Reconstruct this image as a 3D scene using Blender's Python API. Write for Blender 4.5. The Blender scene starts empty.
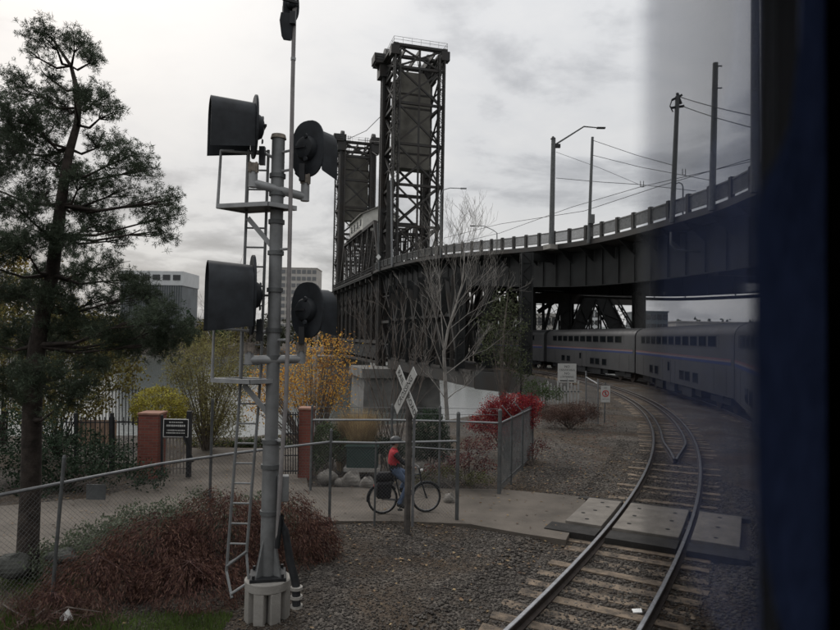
import bpy, math, random
import numpy as np
from mathutils import Vector, Matrix

random.seed(7)
rng = np.random.default_rng(7)
R = math.radians
scene = bpy.context.scene
COL = scene.collection

# ------------------------------------------------------------------ camera
CAM_Z = 3.9
FPX = 647.0                      # focal length in photo pixels (photo 840 x 630)
PITCH, ROLL = math.atan(20.5 / FPX), R(1.0)
_f = Vector((0, math.cos(PITCH), math.sin(PITCH)))
_r0, _u0 = Vector((1, 0, 0)), Vector((0, -math.sin(PITCH), math.cos(PITCH)))
_r = _r0 * math.cos(ROLL) + _u0 * math.sin(ROLL)
_u = -_r0 * math.sin(ROLL) + _u0 * math.cos(ROLL)
CAM = Vector((0, 0, CAM_Z))
cd = bpy.data.cameras.new('camera')
cam = bpy.data.objects.new('camera', cd)
COL.objects.link(cam)
cam.matrix_world = Matrix(((_r.x, _u.x, -_f.x, 0), (_r.y, _u.y, -_f.y, 0), (_r.z, _u.z, -_f.z, CAM_Z), (0, 0, 0, 1)))
cd.sensor_fit = 'HORIZONTAL'
cd.sensor_width = 36
cd.lens = 36 * FPX / 840
cd.clip_start, cd.clip_end = 0.02, 6000
scene.camera = cam
cd.dof.use_dof = True; cd.dof.focus_distance = 15.0; cd.dof.aperture_fstop = 2.2     # the window edge and curtain lie out of focus

def ray(px, py):
    return _f + _r * ((px - 420) / FPX) + _u * ((315 - py) / FPX)
def P(px, py, D):                # point on the pixel's ray at depth y = D
    d = ray(px, py)
    return CAM + d * (D / d.y)
def PZ(px, py, z=0.0):           # point on the pixel's ray at height z
    d = ray(px, py)
    return CAM + d * ((z - CAM_Z) / d.z)

# ------------------------------------------------------------------ world, sun, exposure
SUN_EL, SUN_AZ = R(38), R(-35)    # azimuth clockwise from +Y
W = bpy.data.worlds.new('World'); scene.world = W; W.use_nodes = True
nt = W.node_tree; N = nt.nodes; L = nt.links
for n in list(N): N.remove(n)
out = N.new('ShaderNodeOutputWorld'); bg = N.new('ShaderNodeBackground')
sky = N.new('ShaderNodeTexSky'); sky.sky_type = 'NISHITA'; sky.sun_disc = False
sky.sun_elevation = SUN_EL; sky.sun_rotation = SUN_AZ; sky.dust_density = 4; sky.air_density = 1
def math_node(nt, op, a, b=None, c=None):
    m = nt.nodes.new('ShaderNodeMath'); m.operation = op
    for i, v in enumerate((a, b, c)):
        if v is None: continue
        if hasattr(v, 'links'): nt.links.new(v, m.inputs[i])
        else: m.inputs[i].default_value = v
    return m.outputs[0]
tc = N.new('ShaderNodeTexCoord')
sep = N.new('ShaderNodeSeparateXYZ'); L.new(tc.outputs['Generated'], sep.inputs[0])
zc = math_node(nt, 'MAXIMUM', math_node(nt, 'ADD', sep.outputs['Z'], 0.22), 0.05)
cx = math_node(nt, 'DIVIDE', sep.outputs['X'], zc); cy = math_node(nt, 'DIVIDE', sep.outputs['Y'], zc)
cmb = N.new('ShaderNodeCombineXYZ'); L.new(cx, cmb.inputs[0]); L.new(cy, cmb.inputs[1]); cmb.inputs[2].default_value = 3.7
def noise(nt, vec, scale, detail=6, rough=0.55, dist=0.0):
    n = nt.nodes.new('ShaderNodeTexNoise'); n.inputs['Scale'].default_value = scale
    n.inputs['Detail'].default_value = detail; n.inputs['Roughness'].default_value = rough
    n.inputs['Distortion'].default_value = dist
    if vec is not None: nt.links.new(vec, n.inputs['Vector'])
    return n.outputs['Fac']
def ramp(nt, fac, stops):
    r = nt.nodes.new('ShaderNodeValToRGB'); nt.links.new(fac, r.inputs[0])
    el = r.color_ramp.elements
    while len(el) < len(stops): el.new(0.5)
    for e, (p, c) in zip(el, stops):
        e.position = p; e.color = (*c, 1) if len(c) == 3 else c
    return r.outputs[0]
n1 = noise(nt, cmb.outputs[0], 0.85, 9, 0.55, 0.7)
n2 = noise(nt, cmb.outputs[0], 2.6, 7, 0.6, 0.4)
nsum = math_node(nt, 'ADD', math_node(nt, 'MULTIPLY', n1, 0.72), math_node(nt, 'MULTIPLY', n2, 0.28))
cl = ramp(nt, nsum, [(0.39, (2.2, 2.24, 2.32)), (0.45, (2.95, 2.99, 3.07)), (0.495, (3.95, 3.98, 4.02)), (0.54, (4.2, 4.2, 4.19)), (0.62, (4.5, 4.48, 4.43))])
mix = N.new('ShaderNodeMixRGB'); mix.inputs[0].default_value = 0.93
ov = N.new('ShaderNodeMixRGB'); ov.blend_type = 'MULTIPLY'; ov.inputs[0].default_value = 1      # overcast dome: brighter towards the zenith
L.new(cl, ov.inputs[1]); L.new(math_node(nt, 'MULTIPLY_ADD', math_node(nt, 'POWER', math_node(nt, 'MAXIMUM', sep.outputs['Z'], 0.0), 2.0), 1.25, 0.92), ov.inputs[2])
L.new(sky.outputs[0], mix.inputs[1]); L.new(ov.outputs[0], mix.inputs[2])
L.new(mix.outputs[0], bg.inputs[0]); bg.inputs[1].default_value = 0.128
L.new(bg.outputs[0], out.inputs[0])

sd = bpy.data.lights.new('sun', 'SUN'); sun = bpy.data.objects.new('sun', sd); COL.objects.link(sun)
sd.energy = 0.9; sd.angle = R(25); sd.color = (1.0, 0.965, 0.92)
sun.rotation_euler = (math.pi / 2 - SUN_EL, 0, math.pi - SUN_AZ)
_sd = Vector((math.sin(SUN_AZ) * math.cos(SUN_EL), math.cos(SUN_AZ) * math.cos(SUN_EL), math.sin(SUN_EL)))
sun.rotation_euler = (-_sd).to_track_quat('-Z', 'Y').to_euler()
vs = scene.view_settings
vs.view_transform = 'Standard'; vs.look = 'None'; vs.gamma = 1; vs.use_curve_mapping = False; vs.exposure = 0.36
scene.cycles.use_denoising = True
scene.cycles.max_bounces = 6
scene.cycles.transparent_max_bounces = 12

# ------------------------------------------------------------------ materials
MATS = {}
def mat(name, color, rough=0.8, metal=0.0, var=0.25, scale=4.0, bump=0.0, bscale=None, color2=None, spec=0.3, island=0.0, translucent=0.0, detail=6):
    if name in MATS: return MATS[name]
    m = bpy.data.materials.new(name); m.use_nodes = True
    t = m.node_tree; b = t.nodes['Principled BSDF']
    b.inputs['Roughness'].default_value = rough; b.inputs['Metallic'].default_value = metal
    b.inputs['Specular IOR Level'].default_value = spec
    c = t.nodes.new('ShaderNodeTexCoord')
    g = t.nodes.new('ShaderNodeNewGeometry')
    f = noise(t, g.outputs['Position'], scale, detail, 0.6)
    c2 = color2 or tuple(x * (1 - var) for x in color)
    c1 = color if color2 else tuple(min(1, x * (1 + var)) for x in color)
    col = ramp(t, f, [(0.32, c2), (0.68, c1)])
    if island > 0:
        hs = t.nodes.new('ShaderNodeHueSaturation')
        t.links.new(col, hs.inputs['Color'])
        t.links.new(math_node(t, 'MULTIPLY_ADD', g.outputs['Random Per Island'], island, 1 - island * 0.5), hs.inputs['Value'])
        hue = math_node(t, 'MULTIPLY_ADD', g.outputs['Random Per Island'], 0.04 * min(1, island), 0.5 - 0.02 * min(1, island))
        t.links.new(hue, hs.inputs['Hue'])
        col = hs.outputs[0]
    t.links.new(col, b.inputs['Base Color'])
    if bump > 0:
        bn = t.nodes.new('ShaderNodeBump'); bn.inputs['Strength'].default_value = min(1, bump); bn.inputs['Distance'].default_value = 0.02
        t.links.new(noise(t, g.outputs['Position'], bscale or scale * 6, 5, 0.6), bn.inputs['Height'])
        t.links.new(bn.outputs[0], b.inputs['Normal'])
    if translucent > 0:
        tr = t.nodes.new('ShaderNodeBsdfTranslucent'); t.links.new(col, tr.inputs[0])
        mx = t.nodes.new('ShaderNodeMixShader'); mx.inputs[0].default_value = translucent
        t.links.new(b.outputs[0], mx.inputs[1]); t.links.new(tr.outputs[0], mx.inputs[2])
        t.links.new(mx.outputs[0], t.nodes['Material Output'].inputs[0])
    MATS[name] = m
    return m

def gravel_mat(name, stops, size, bump=1.0, patch=None, patch_scale=0.5, patch_range=(0.5, 0.62)):
    m = bpy.data.materials.new(name); m.use_nodes = True
    t = m.node_tree; b = t.nodes['Principled BSDF']
    b.inputs['Roughness'].default_value = 0.9; b.inputs['Specular IOR Level'].default_value = 0.2
    g = t.nodes.new('ShaderNodeNewGeometry')
    v = t.nodes.new('ShaderNodeTexVoronoi'); v.inputs['Scale'].default_value = size
    t.links.new(g.outputs['Position'], v.inputs['Vector'])
    s = t.nodes.new('ShaderNodeSeparateColor'); t.links.new(v.outputs['Color'], s.inputs[0])
    col = ramp(t, s.outputs[0], stops)
    nz = noise(t, g.outputs['Position'], 0.7, 6, 0.6)
    if patch:
        f = ramp(t, noise(t, g.outputs['Position'], patch_scale, 7, 0.65, 0.5), [(patch_range[0], (0, 0, 0)), (patch_range[1], (1, 1, 1))])
        pc = ramp(t, noise(t, g.outputs['Position'], 9, 8, 0.75), [(0.35, tuple(x * 0.55 for x in patch)), (0.65, tuple(x * 1.4 for x in patch))])
        mx = t.nodes.new('ShaderNodeMixRGB'); t.links.new(f, mx.inputs[0]); t.links.new(col, mx.inputs[1]); t.links.new(pc, mx.inputs[2])
        col = mx.outputs[0]
    mu = t.nodes.new('ShaderNodeMixRGB'); mu.blend_type = 'MULTIPLY'; mu.inputs[0].default_value = 1
    t.links.new(col, mu.inputs[1]); t.links.new(ramp(t, nz, [(0.3, (0.62, 0.62, 0.62)), (0.7, (1.3, 1.27, 1.22))]), mu.inputs[2])
    t.links.new(mu.outputs[0], b.inputs['Base Color'])
    bn = t.nodes.new('ShaderNodeBump'); bn.inputs['Strength'].default_value = bump; bn.inputs['Distance'].default_value = 0.03
    t.links.new(v.outputs['Distance'], bn.inputs['Height']); bn.invert = True
    t.links.new(bn.outputs[0], b.inputs['Normal'])
    MATS[name] = m
    return m

# ------------------------------------------------------------------ geometry helpers
class G:
    def __init__(s): s.v = []; s.f = []; s.mi = []
    def add(s, vs, fs, mi=0):
        o = len(s.v); s.v += [tuple(v) for v in vs]
        s.f += [tuple(i + o for i in f) for f in fs]; s.mi += [mi] * len(fs); return s
    def box(s, c, size, ax=None, mi=0):
        ax = ax or (Vector((1, 0, 0)), Vector((0, 1, 0)), Vector((0, 0, 1)))
        c = Vector(c); h = [a * (d / 2) for a, d in zip(ax, size)]
        vs = [c + h[0] * i + h[1] * j + h[2] * k for k in (-1, 1) for j in (-1, 1) for i in (-1, 1)]
        return s.add(vs, [(0, 2, 3, 1), (4, 5, 7, 6), (0, 1, 5, 4), (2, 6, 7, 3), (0, 4, 6, 2), (1, 3, 7, 5)], mi)
    def beam(s, p, q, w, h=None, up=(0, 0, 1), mi=0):
        p, q = Vector(p), Vector(q); d = q - p; ln = d.length
        if ln < 1e-6: return s
        d /= ln; up = Vector(up)
        x = d.cross(up)
        if x.length < 1e-3: x = d.cross(Vector((1, 0, 0)))
        x.normalize(); y = x.cross(d).normalized()
        return s.box((p + q) / 2, (w, ln, h or w), (x, d, y), mi)
    def tube(s, pts, rad, n=8, mi=0, cap=True):
        pts = [Vector(p) for p in pts]
        if not hasattr(rad, '__len__'): rad = [rad] * len(pts)
        o = []; px = None
        for i, p in enumerate(pts):
            d = (pts[min(i + 1, len(pts) - 1)] - pts[max(i - 1, 0)])
            d = d.normalized() if d.length > 1e-9 else Vector((0, 0, 1))
            if px is None:
                px = d.cross(Vector((0, 0, 1)))
                if px.length < 1e-3: px = d.cross(Vector((1, 0, 0)))
            px = (px - d * px.dot(d)).normalized(); py = d.cross(px)
            o += [p + (px * math.cos(2 * math.pi * k / n) + py * math.sin(2 * math.pi * k / n)) * rad[i] for k in range(n)]
        fs = [(i * n + k, i * n + (k + 1) % n, (i + 1) * n + (k + 1) % n, (i + 1) * n + k) for i in range(len(pts) - 1) for k in range(n)]
        if cap: fs += [tuple(range(n - 1, -1, -1)), tuple((len(pts) - 1) * n + k for k in range(n))]
        return s.add(o, fs, mi)
    def prism(s, poly, off, mi=0):            # closed 3D polygon swept by vector off
        n = len(poly); a = [Vector(p) for p in poly]; off = Vector(off)
        vs = a + [p + off for p in a]
        return s.add(vs, [tuple(range(n - 1, -1, -1)), tuple(range(n, 2 * n))] + [(i, (i + 1) % n, n + (i + 1) % n, n + i) for i in range(n)], mi)
    def loft(s, rings, closed=True, mi=0, cap=False):
        n = len(rings[0]); vs = [v for r_ in rings for v in r_]
        m = n if closed else n - 1
        fs = [(i * n + k, i * n + (k + 1) % n, (i + 1) * n + (k + 1) % n, (i + 1) * n + k) for i in range(len(rings) - 1) for k in range(m)]
        if cap: fs += [tuple(range(n - 1, -1, -1)), tuple((len(rings) - 1) * n + k for k in range(n))]
        return s.add(vs, fs, mi)
    def build(s, name, mats, parent=None, smooth=False, bevel=0):
        o = root_loc(parent)
        me = bpy.data.meshes.new(name)
        me.from_pydata([(x - o.x, y - o.y, z - o.z) for x, y, z in s.v], [], s.f)
        for m in (mats if isinstance(mats, (list, tuple)) else [mats]): me.materials.append(m)
        if max(s.mi, default=0): me.polygons.foreach_set('material_index', s.mi)
        if smooth:
            me.polygons.foreach_set('use_smooth', [True] * len(me.polygons))
        me.update()
        ob = bpy.data.objects.new(name, me); COL.objects.link(ob)
        if parent is not None: ob.parent = parent
        if smooth and smooth != 'all':
            md = ob.modifiers.new('smooth_angle', 'EDGE_SPLIT'); md.split_angle = R(35)
        if bevel:
            bv = ob.modifiers.new('bevel', 'BEVEL'); bv.width = bevel; bv.segments = 2; bv.limit_method = 'ANGLE'
        return ob
def root_loc(p):
    if p is None: return Vector((0, 0, 0))
    v = Vector(p.location)
    while p.parent is not None:
        p = p.parent; v += Vector(p.location)
    return v
def thing(name, label, cat, loc=(0, 0, 0), group=None):
    o = bpy.data.objects.new(name, None); COL.objects.link(o); o.location = loc; o.empty_display_size = 0.2
    o['label'] = label; o['category'] = cat
    if group: o['group'] = group
    return o
def tag(o, label, cat, group=None, kind=None):
    if label: o['label'] = label
    if cat: o['category'] = cat
    if group: o['group'] = group
    if kind: o['kind'] = kind
    return o
def np_mesh(name, V, F, m, parent=None, smooth=False):
    V = np.asarray(V, dtype=np.float32).reshape(-1, 3) - np.array(root_loc(parent), dtype=np.float32)
    F = np.asarray(F, dtype=np.int32); k = F.shape[1]
    me = bpy.data.meshes.new(name)
    me.vertices.add(len(V)); me.vertices.foreach_set('co', V.ravel())
    me.loops.add(F.size); me.loops.foreach_set('vertex_index', F.ravel())
    me.polygons.add(len(F)); me.polygons.foreach_set('loop_start', np.arange(0, F.size, k, dtype=np.int32))
    me.update(calc_edges=True)
    if smooth: me.polygons.foreach_set('use_smooth', [True] * len(F))
    me.materials.append(m)
    ob = bpy.data.objects.new(name, me); COL.objects.link(ob)
    if parent is not None: ob.parent = parent
    return ob
def unit(a): return a / np.maximum(np.linalg.norm(a, axis=-1, keepdims=True), 1e-9)
def leaf_geo(C, size, aspect=0.5, dirs=None, jitter=1.0):
    """diamond leaves centred at C (n,3); long axis along dirs + jitter"""
    n = len(C); d = rng.normal(size=(n, 3)) * jitter
    if dirs is not None: d = d + dirs
    d = unit(d); s = unit(np.cross(d, rng.normal(size=(n, 3))))
    L_ = size * rng.uniform(0.6, 1.4, (n, 1)); w = L_ * aspect
    V = np.stack([C - d * L_ / 2, C + s * w / 2 - d * L_ * 0.05, C + d * L_ / 2, C - s * w / 2 - d * L_ * 0.05], axis=1).reshape(-1, 3)
    F = np.arange(4 * n).reshape(-1, 4)
    return V, F
def blob_points(blobs, n, shell=0.55):
    """blobs: (centre, (rx,ry,rz)) -> n points biased to the outside of each ellipsoid, clumped"""
    vol = np.array([b[1][0] * b[1][1] * b[1][2] for b in blobs]) ** 0.7; vol /= vol.sum()
    idx = rng.choice(len(blobs), n, p=vol)
    c = np.array([tuple(b[0]) for b in blobs])[idx]; r = np.array([b[1] for b in blobs])[idx]
    d = unit(rng.normal(size=(n, 3))); k = rng.uniform(shell ** 3, 1, (n, 1)) ** (1 / 3)
    return c + d * r * k * rng.uniform(0.85, 1.12, (n, 1)), d
def clumped(blobs, nclump, per, spread, shell=0.5):
    c, d = blob_points(blobs, nclump, shell)
    c = np.repeat(c, per, axis=0); d = np.repeat(d, per, axis=0)
    return c + rng.normal(size=c.shape) * spread, d
def branch_tree(base, top_dir, length, radius, depth, spread=0.6, n=6, kids=(2, 4), up=0.25, wob=0.12, minr=0.004, shrink=0.68):
    """list of (points, radii) for a recursively branched tree"""
    out = []
    def grow(p, d, ln, r, dep):
        pts = [Vector(p)]; rad = [r]; d = Vector(d).normalized()
        for i in range(n):
            d = (d + Vector((random.uniform(-1, 1), random.uniform(-1, 1), random.uniform(-1, 1) + up * 0.5)) * wob).normalized()
            pts.append(pts[-1] + d * (ln / n)); rad.append(max(minr, r * (1 - 0.62 * (i + 1) / n)))
        out.append((pts, rad))
        if dep <= 0: return
        k = random.randint(*kids)
        for j in range(k):
            t = random.uniform(0.35, 1.0) if j else 1.0
            i = min(n, max(1, int(round(t * n))))
            side = Vector((random.uniform(-1, 1), random.uniform(-1, 1), random.uniform(-0.2, 1) * up * 2))
            nd = (d + side.normalized() * spread * random.uniform(0.6, 1.3)).normalized()
            grow(pts[i], nd, ln * shrink * random.uniform(0.75, 1.15), max(minr, rad[i] * 0.75), dep - 1)
    grow(base, top_dir, length, radius, depth)
    return out
def text_obj(body, size, m, parent, origin, right, up, align='CENTER', squash=1.0, name='lettering', thick=0.0):
    cu = bpy.data.curves.new('t', 'FONT'); cu.body = body; cu.size = size; cu.align_x = align; cu.align_y = 'CENTER'; cu.extrude = thick
    cu.resolution_u = 2
    o = bpy.data.objects.new('t', cu); COL.objects.link(o)
    bpy.context.view_layer.update()
    me = bpy.data.meshes.new_from_object(o.evaluated_get(bpy.context.evaluated_depsgraph_get()))
    bpy.data.objects.remove(o); bpy.data.curves.remove(cu)
    right = Vector(right).normalized(); up = Vector(up).normalized(); nrm = right.cross(up)
    org = Vector(origin) - root_loc(parent)
    for v in me.vertices:
        c = v.co.copy(); v.co = org + right * (c.x * squash) + up * c.y + nrm * c.z
    me.materials.clear(); me.materials.append(m)
    ob = bpy.data.objects.new(name, me); COL.objects.link(ob); ob.parent = parent
    return ob
def copy_tree(o, parent=None):
    c = o.copy(); COL.objects.link(c)
    if parent is not None: c.parent = parent
    for ch in list(o.children): copy_tree(ch, c)
    return c
# ------------------------------------------------------------------ base materials
M_GROUND = gravel_mat('ground_soil', [(0.0, (0.026, 0.023, 0.021)), (0.5, (0.060, 0.053, 0.047)), (1.0, (0.15, 0.135, 0.12))], 26, 1.0, patch=(0.065, 0.048, 0.034), patch_scale=0.33, patch_range=(0.46, 0.6))
M_BALLAST = gravel_mat('ballast_stone', [(0.0, (0.03, 0.028, 0.027)), (0.6, (0.075, 0.07, 0.066)), (1.0, (0.17, 0.16, 0.15))], 20, 1.0)
M_STONE = mat('loose_stone', (0.078, 0.069, 0.061), 0.9, var=0.4, scale=6, island=1.1)
M_PATH = mat('path_asphalt', (0.120, 0.103, 0.086), 0.85, scale=0.9, var=0.3, bump=0.5, bscale=60, detail=9)
M_CONC = mat('concrete', (0.30, 0.285, 0.26), 0.85, scale=2.2, var=0.22, bump=0.4, bscale=30, detail=9)
M_PAD = mat('crossing_concrete', (0.175, 0.158, 0.138), 0.8, scale=3.0, var=0.25, bump=0.4, bscale=40, detail=9)
M_PIER = mat('pier_concrete', (0.17, 0.165, 0.155), 0.9, scale=0.35, var=0.35, bump=0.5, bscale=3, detail=10)
M_RAILHEAD = mat('rail_head', (0.42, 0.42, 0.43), 0.32, metal=1.0, scale=9, var=0.2)
M_RAILSIDE = mat('rail_side', (0.045, 0.035, 0.03), 0.75, scale=12, var=0.4)
M_TIE = mat('tie_wood', (0.26, 0.20, 0.145), 0.9, scale=5, var=0.55, bump=0.8, bscale=40, color2=(0.05, 0.043, 0.037))
M_DECKSTEEL = mat('deck_steel', (0.018, 0.019, 0.019), 0.65, scale=0.5, var=0.4, detail=9)
M_BLACKSTEEL = mat('bridge_steel', (0.036, 0.037, 0.037), 0.6, scale=0.45, var=0.45, color2=(0.034, 0.027, 0.022), bump=0.2, bscale=8, detail=9)
M_STEEL2 = mat('bridge_steel_worn', (0.060, 0.058, 0.054), 0.7, scale=1.2, var=0.5, color2=(0.028, 0.027, 0.026), detail=9)
M_GALV = mat('galvanised', (0.22, 0.225, 0.23), 0.45, metal=0.55, scale=6, var=0.2)
M_GALVDULL = mat('galvanised_dull', (0.12, 0.125, 0.125), 0.6, metal=0.3, scale=6, var=0.25)
M_DARKMETAL = mat('dark_metal', (0.022, 0.023, 0.025), 0.5, scale=8, var=0.3)
M_WIRE = mat('wire_metal', (0.13, 0.13, 0.13), 0.6, metal=0.3, scale=10, var=0.2)
M_BLACK = mat('black_paint', (0.020, 0.023, 0.027), 0.6, scale=3.5, var=0.5, detail=8)
M_WHITE = mat('white_paint', (0.72, 0.72, 0.70), 0.6, scale=5, var=0.10)
M_INK = mat('black_ink', (0.012, 0.012, 0.012), 0.7, var=0.1)
M_RED = mat('red_paint', (0.45, 0.03, 0.03), 0.6, var=0.15)
M_BARK = mat('dark_bark', (0.040, 0.032, 0.027), 0.95, scale=7, var=0.5, bump=1.0, bscale=30)
M_PALEBARK = mat('pale_bark', (0.27, 0.255, 0.235), 0.9, scale=5, var=0.35, bump=0.5, bscale=30)
M_TWIG = mat('brown_twig', (0.14, 0.12, 0.105), 0.9, scale=5, var=0.35)

# ------------------------------------------------------------------ curve of the two tracks
ACX, ACY, PHI1 = -77.3, 56.7, R(16)
def trk(r, s):                    # s: arc length measured on r = 95 from heading zero
    ph = s / 95.0
    if ph <= PHI1:
        return Vector((ACX + r * math.cos(ph), ACY + r * math.sin(ph), 0)), ph
    e = s - PHI1 * 95
    return Vector((ACX + r * math.cos(PHI1) - math.sin(PHI1) * e, ACY + r * math.sin(PHI1) + math.cos(PHI1) * e, 0)), PHI1
R_L, R_OWN = 92.75, 97.5          # centre lines: left track, the train's own track

# ------------------------------------------------------------------ ground, river
BANK = np.array([(-900, -60), (-60, 20), (-22, 24), (-6, 25.5), (3, 33), (9, 43), (12, 52), (15, 60), (22, 72), (40, 85), (60, 96), (900, 300)], float)
def bank_dist(x, y):
    d = np.full(x.shape, 1e9)
    for a, b in zip(BANK[:-1], BANK[1:]):
        ab = b - a; t = np.clip(((x - a[0]) * ab[0] + (y - a[1]) * ab[1]) / (ab @ ab), 0, 1)
        d = np.minimum(d, np.hypot(x - a[0] - t * ab[0], y - a[1] - t * ab[1]))
    return np.where(y > np.interp(x, BANK[:, 0], BANK[:, 1]), d, -d)
def grow_axis(lo, hi, step, far_lo, far_hi):
    a = list(np.arange(lo, hi, step)); s = step; v = hi; b = []
    while v < far_hi: b.append(v); s *= 1.22; v += s
    b.append(far_hi); s = step; v = lo - step; c = []
    while v > far_lo: c.append(v); s *= 1.22; v -= s
    c.append(far_lo)
    return np.array(c[::-1] + a + b)
gx = grow_axis(-18, 30, 0.5, -2500, 2500); gy = grow_axis(4, 92, 0.5, -300, 4500)
X, Y = np.meshgrid(gx, gy)
def ground_h(X, Y):
    rr = np.hypot(X - ACX, Y - ACY)
    h = np.full(X.shape, -0.12)
    h += 0.035 * np.sin(X * 1.3 + 0.6 * Y) * np.cos(Y * 0.9 - 0.4 * X)
    inside = np.minimum(np.abs(rr - R_L), np.abs(rr - R_OWN))
    tb = np.clip((2.0 - inside) / 0.5, 0, 1) * (Y < 92)
    h = h * (1 - tb) + (-0.185) * tb
    d = bank_dist(X, Y)
    h = np.where(d > 0, np.maximum(h - d * 1.5, -13), h)
    far = np.clip((Y - (350 - 0.25 * X)) / 25, 0, 1)
    h = np.where(d > 60, h + far * 10.5, h)
    return h
H = ground_h(X, Y)
V = np.stack([X, Y, H], -1).reshape(-1, 3)
nx, ny = len(gx), len(gy)
ii, jj = np.meshgrid(np.arange(nx - 1), np.arange(ny - 1))
q = (jj * nx + ii).ravel()
ground = np_mesh('ground', V, np.stack([q, q + 1, q + nx + 1, q + nx], 1), M_GROUND, smooth=True)
tag(ground, None, None, kind='structure')

mw = bpy.data.materials.new('river_water'); mw.use_nodes = True
t = mw.node_tree; b = t.nodes['Principled BSDF']
b.inputs['Base Color'].default_value = (0.075, 0.085, 0.08, 1); b.inputs['Roughness'].default_value = 0.12; b.inputs['IOR'].default_value = 1.33
b.inputs['Specular IOR Level'].default_value = 0.5
g_ = t.nodes.new('ShaderNodeNewGeometry'); bn = t.nodes.new('ShaderNodeBump'); bn.inputs['Strength'].default_value = 0.25; bn.inputs['Distance'].default_value = 0.15
t.links.new(noise(t, g_.outputs['Position'], 0.9, 6, 0.6), bn.inputs['Height']); t.links.new(bn.outputs[0], b.inputs['Normal'])
g = G(); g.add([(-900, 10, -10), (900, 10, -10), (900, 700, -10), (-900, 700, -10)], [(0, 1, 2, 3)])
tag(g.build('river_water', mw), None, None, kind='structure')

# ------------------------------------------------------------------ shared-use path (asphalt slab)
far_e = [(-190, 522), (0, 506), (100, 497), (165, 479), (190, 448), (303, 448), (308, 487), (420, 488), (500, 489), (587, 497)]
near_e = [(566, 540), (520, 533), (470, 524), (400, 521), (330, 521), (200, 528), (60, 546), (0, 556), (-190, 600)]
poly = [PZ(x, y, -0.06) for x, y in far_e + near_e]
g = G(); g.prism(poly, (0, 0, -0.25))
tag(g.build('path', M_PATH), None, None, kind='structure')

# ------------------------------------------------------------------ railway tracks
def sweep_rail(g, r, s0, s1, step=1.2, head=0.07, foot=0.14, h=0.165, z=0.0):
    prof = [(-foot / 2, -h), (-foot / 2, -h + 0.02), (-0.012, -h + 0.04), (-0.012, -0.045), (-head / 2, -0.038), (-head / 2, -0.006), (-head / 2 + 0.008, 0), (head / 2 - 0.008, 0), (head / 2, -0.006), (head / 2, -0.038), (0.012, -0.045), (0.012, -h + 0.04), (foot / 2, -h + 0.02), (foot / 2, -h)]
    n = max(2, int((s1 - s0) / step)); rings = []
    for i in range(n + 1):
        s = s0 + (s1 - s0) * i / n; rings.append([trk(r(s) + a if callable(r) else r + a, s)[0] + Vector((0, 0, z + c)) for a, c in prof])
    k = len(prof); base = len(g.v)
    g.loft(rings, True)
    for i in range(n):
        for j in (5, 6, 7): g.mi[-(n * k) + i * k + j] = 1
def make_track(rc, s0, s1, label, name='railway_track', guard=None):
    p0, _ = trk(rc, s0)
    T = thing(name, label, 'railway track', (p0.x, p0.y, -0.2))
    for sgn in (-1, 1):
        g = G(); sweep_rail(g, rc + sgn * 0.752, s0, s1); g.build('rail', [M_RAILSIDE, M_RAILHEAD], T, smooth=True)
    if guard is not None:
        for sgn in (-1, 1):
            g = G(); sweep_rail(g, lambda s, sg=sgn: rc + sg * 0.42 * min(1, max(0.08, (s - guard) / 4.0)), guard, s1, z=-0.02)
            g.build('guard_rail', [M_RAILSIDE, M_RAILHEAD], T, smooth=True)
    tg = G(); tg.box((0, 0, 0), (2.6, 0.23, 0.18))
    tm = [bpy.data.meshes.new('tie') for _ in range(4)]
    for m in tm:
        vs = [(x * random.uniform(0.96, 1.04), y * random.uniform(0.92, 1.06), z + random.uniform(-0.008, 0.008)) for x, y, z in tg.v]
        m.from_pydata(vs, [], tg.f); m.materials.append(M_TIE)
    s = s0 + 0.2
    while s < s1 - 0.2:
        p, ph = trk(rc + random.uniform(-0.06, 0.06), s)
        o = bpy.data.objects.new('tie', random.choice(tm)); COL.objects.link(o); o.parent = T
        o.location = Vector((p.x, p.y, -0.262 + random.uniform(-0.03, 0.016))) - T.location
        o.rotation_euler = (0, random.uniform(-0.006, 0.006), ph + random.uniform(-0.02, 0.02))
        s += 0.54 * random.uniform(0.96, 1.04)
    return T
make_track(R_L, -66, 30, 'empty curving railway track with worn wooden ties and steel rails', guard=-37)
make_track(R_OWN, -66, 30, 'railway track that the silver train stands on')

# concrete crossing panels
def polar(px, py, z=0.0):
    p = PZ(px, py, z); return math.hypot(p.x - ACX, p.y - ACY), math.atan2(p.y - ACY, p.x - ACX)
ph_a = (polar(624, 503)[1] + polar(588, 497)[1]) / 2; ph_b = (polar(609, 527)[1] + polar(564, 521)[1]) / 2
def panel(r0, r1, pa, pb, label, holes):
    def pt(r, ph, z): return Vector((ACX + r * math.cos(ph), ACY + r * math.sin(ph), z))
    c = pt((r0 + r1) / 2, (pa + pb) / 2, -0.16)
    T = thing('crossing_panel', label, 'crossing panel', c, 'concrete crossing panels')
    g = G(); n = 5
    top = [pt(r0, pb + (pa - pb) * i / n, 0.012) for i in range(n + 1)] + [pt(r1, pa + (pb - pa) * i / n, 0.012) for i in range(n + 1)]
    g.prism([p - Vector((0, 0, 0.16)) for p in top], (0, 0, 0.16)); g.build('slab', M_PAD, T, bevel=0.012)
    for fr, fp in holes:
        q = pt(r0 + (r1 - r0) * fr, pb + (pa - pb) * fp, 0)
        h = G(); h.tube([q + Vector((0, 0, 0.005)), q + Vector((0, 0, 0.018))], 0.045, 10); h.build('bolt_cap', M_INK, T)
hl = [(0.2, .2), (0.2, .5), (0.2, .8), (0.8, .2), (0.8, .5), (0.8, .8)]
panel(R_L - 1.62, R_L - 0.86, ph_a, ph_b, 'narrow concrete crossing panel outside the left rail at path end', [(0.5, .15), (0.5, .5), (0.5, .85), (.25, .35), (.75, .7)])
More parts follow.
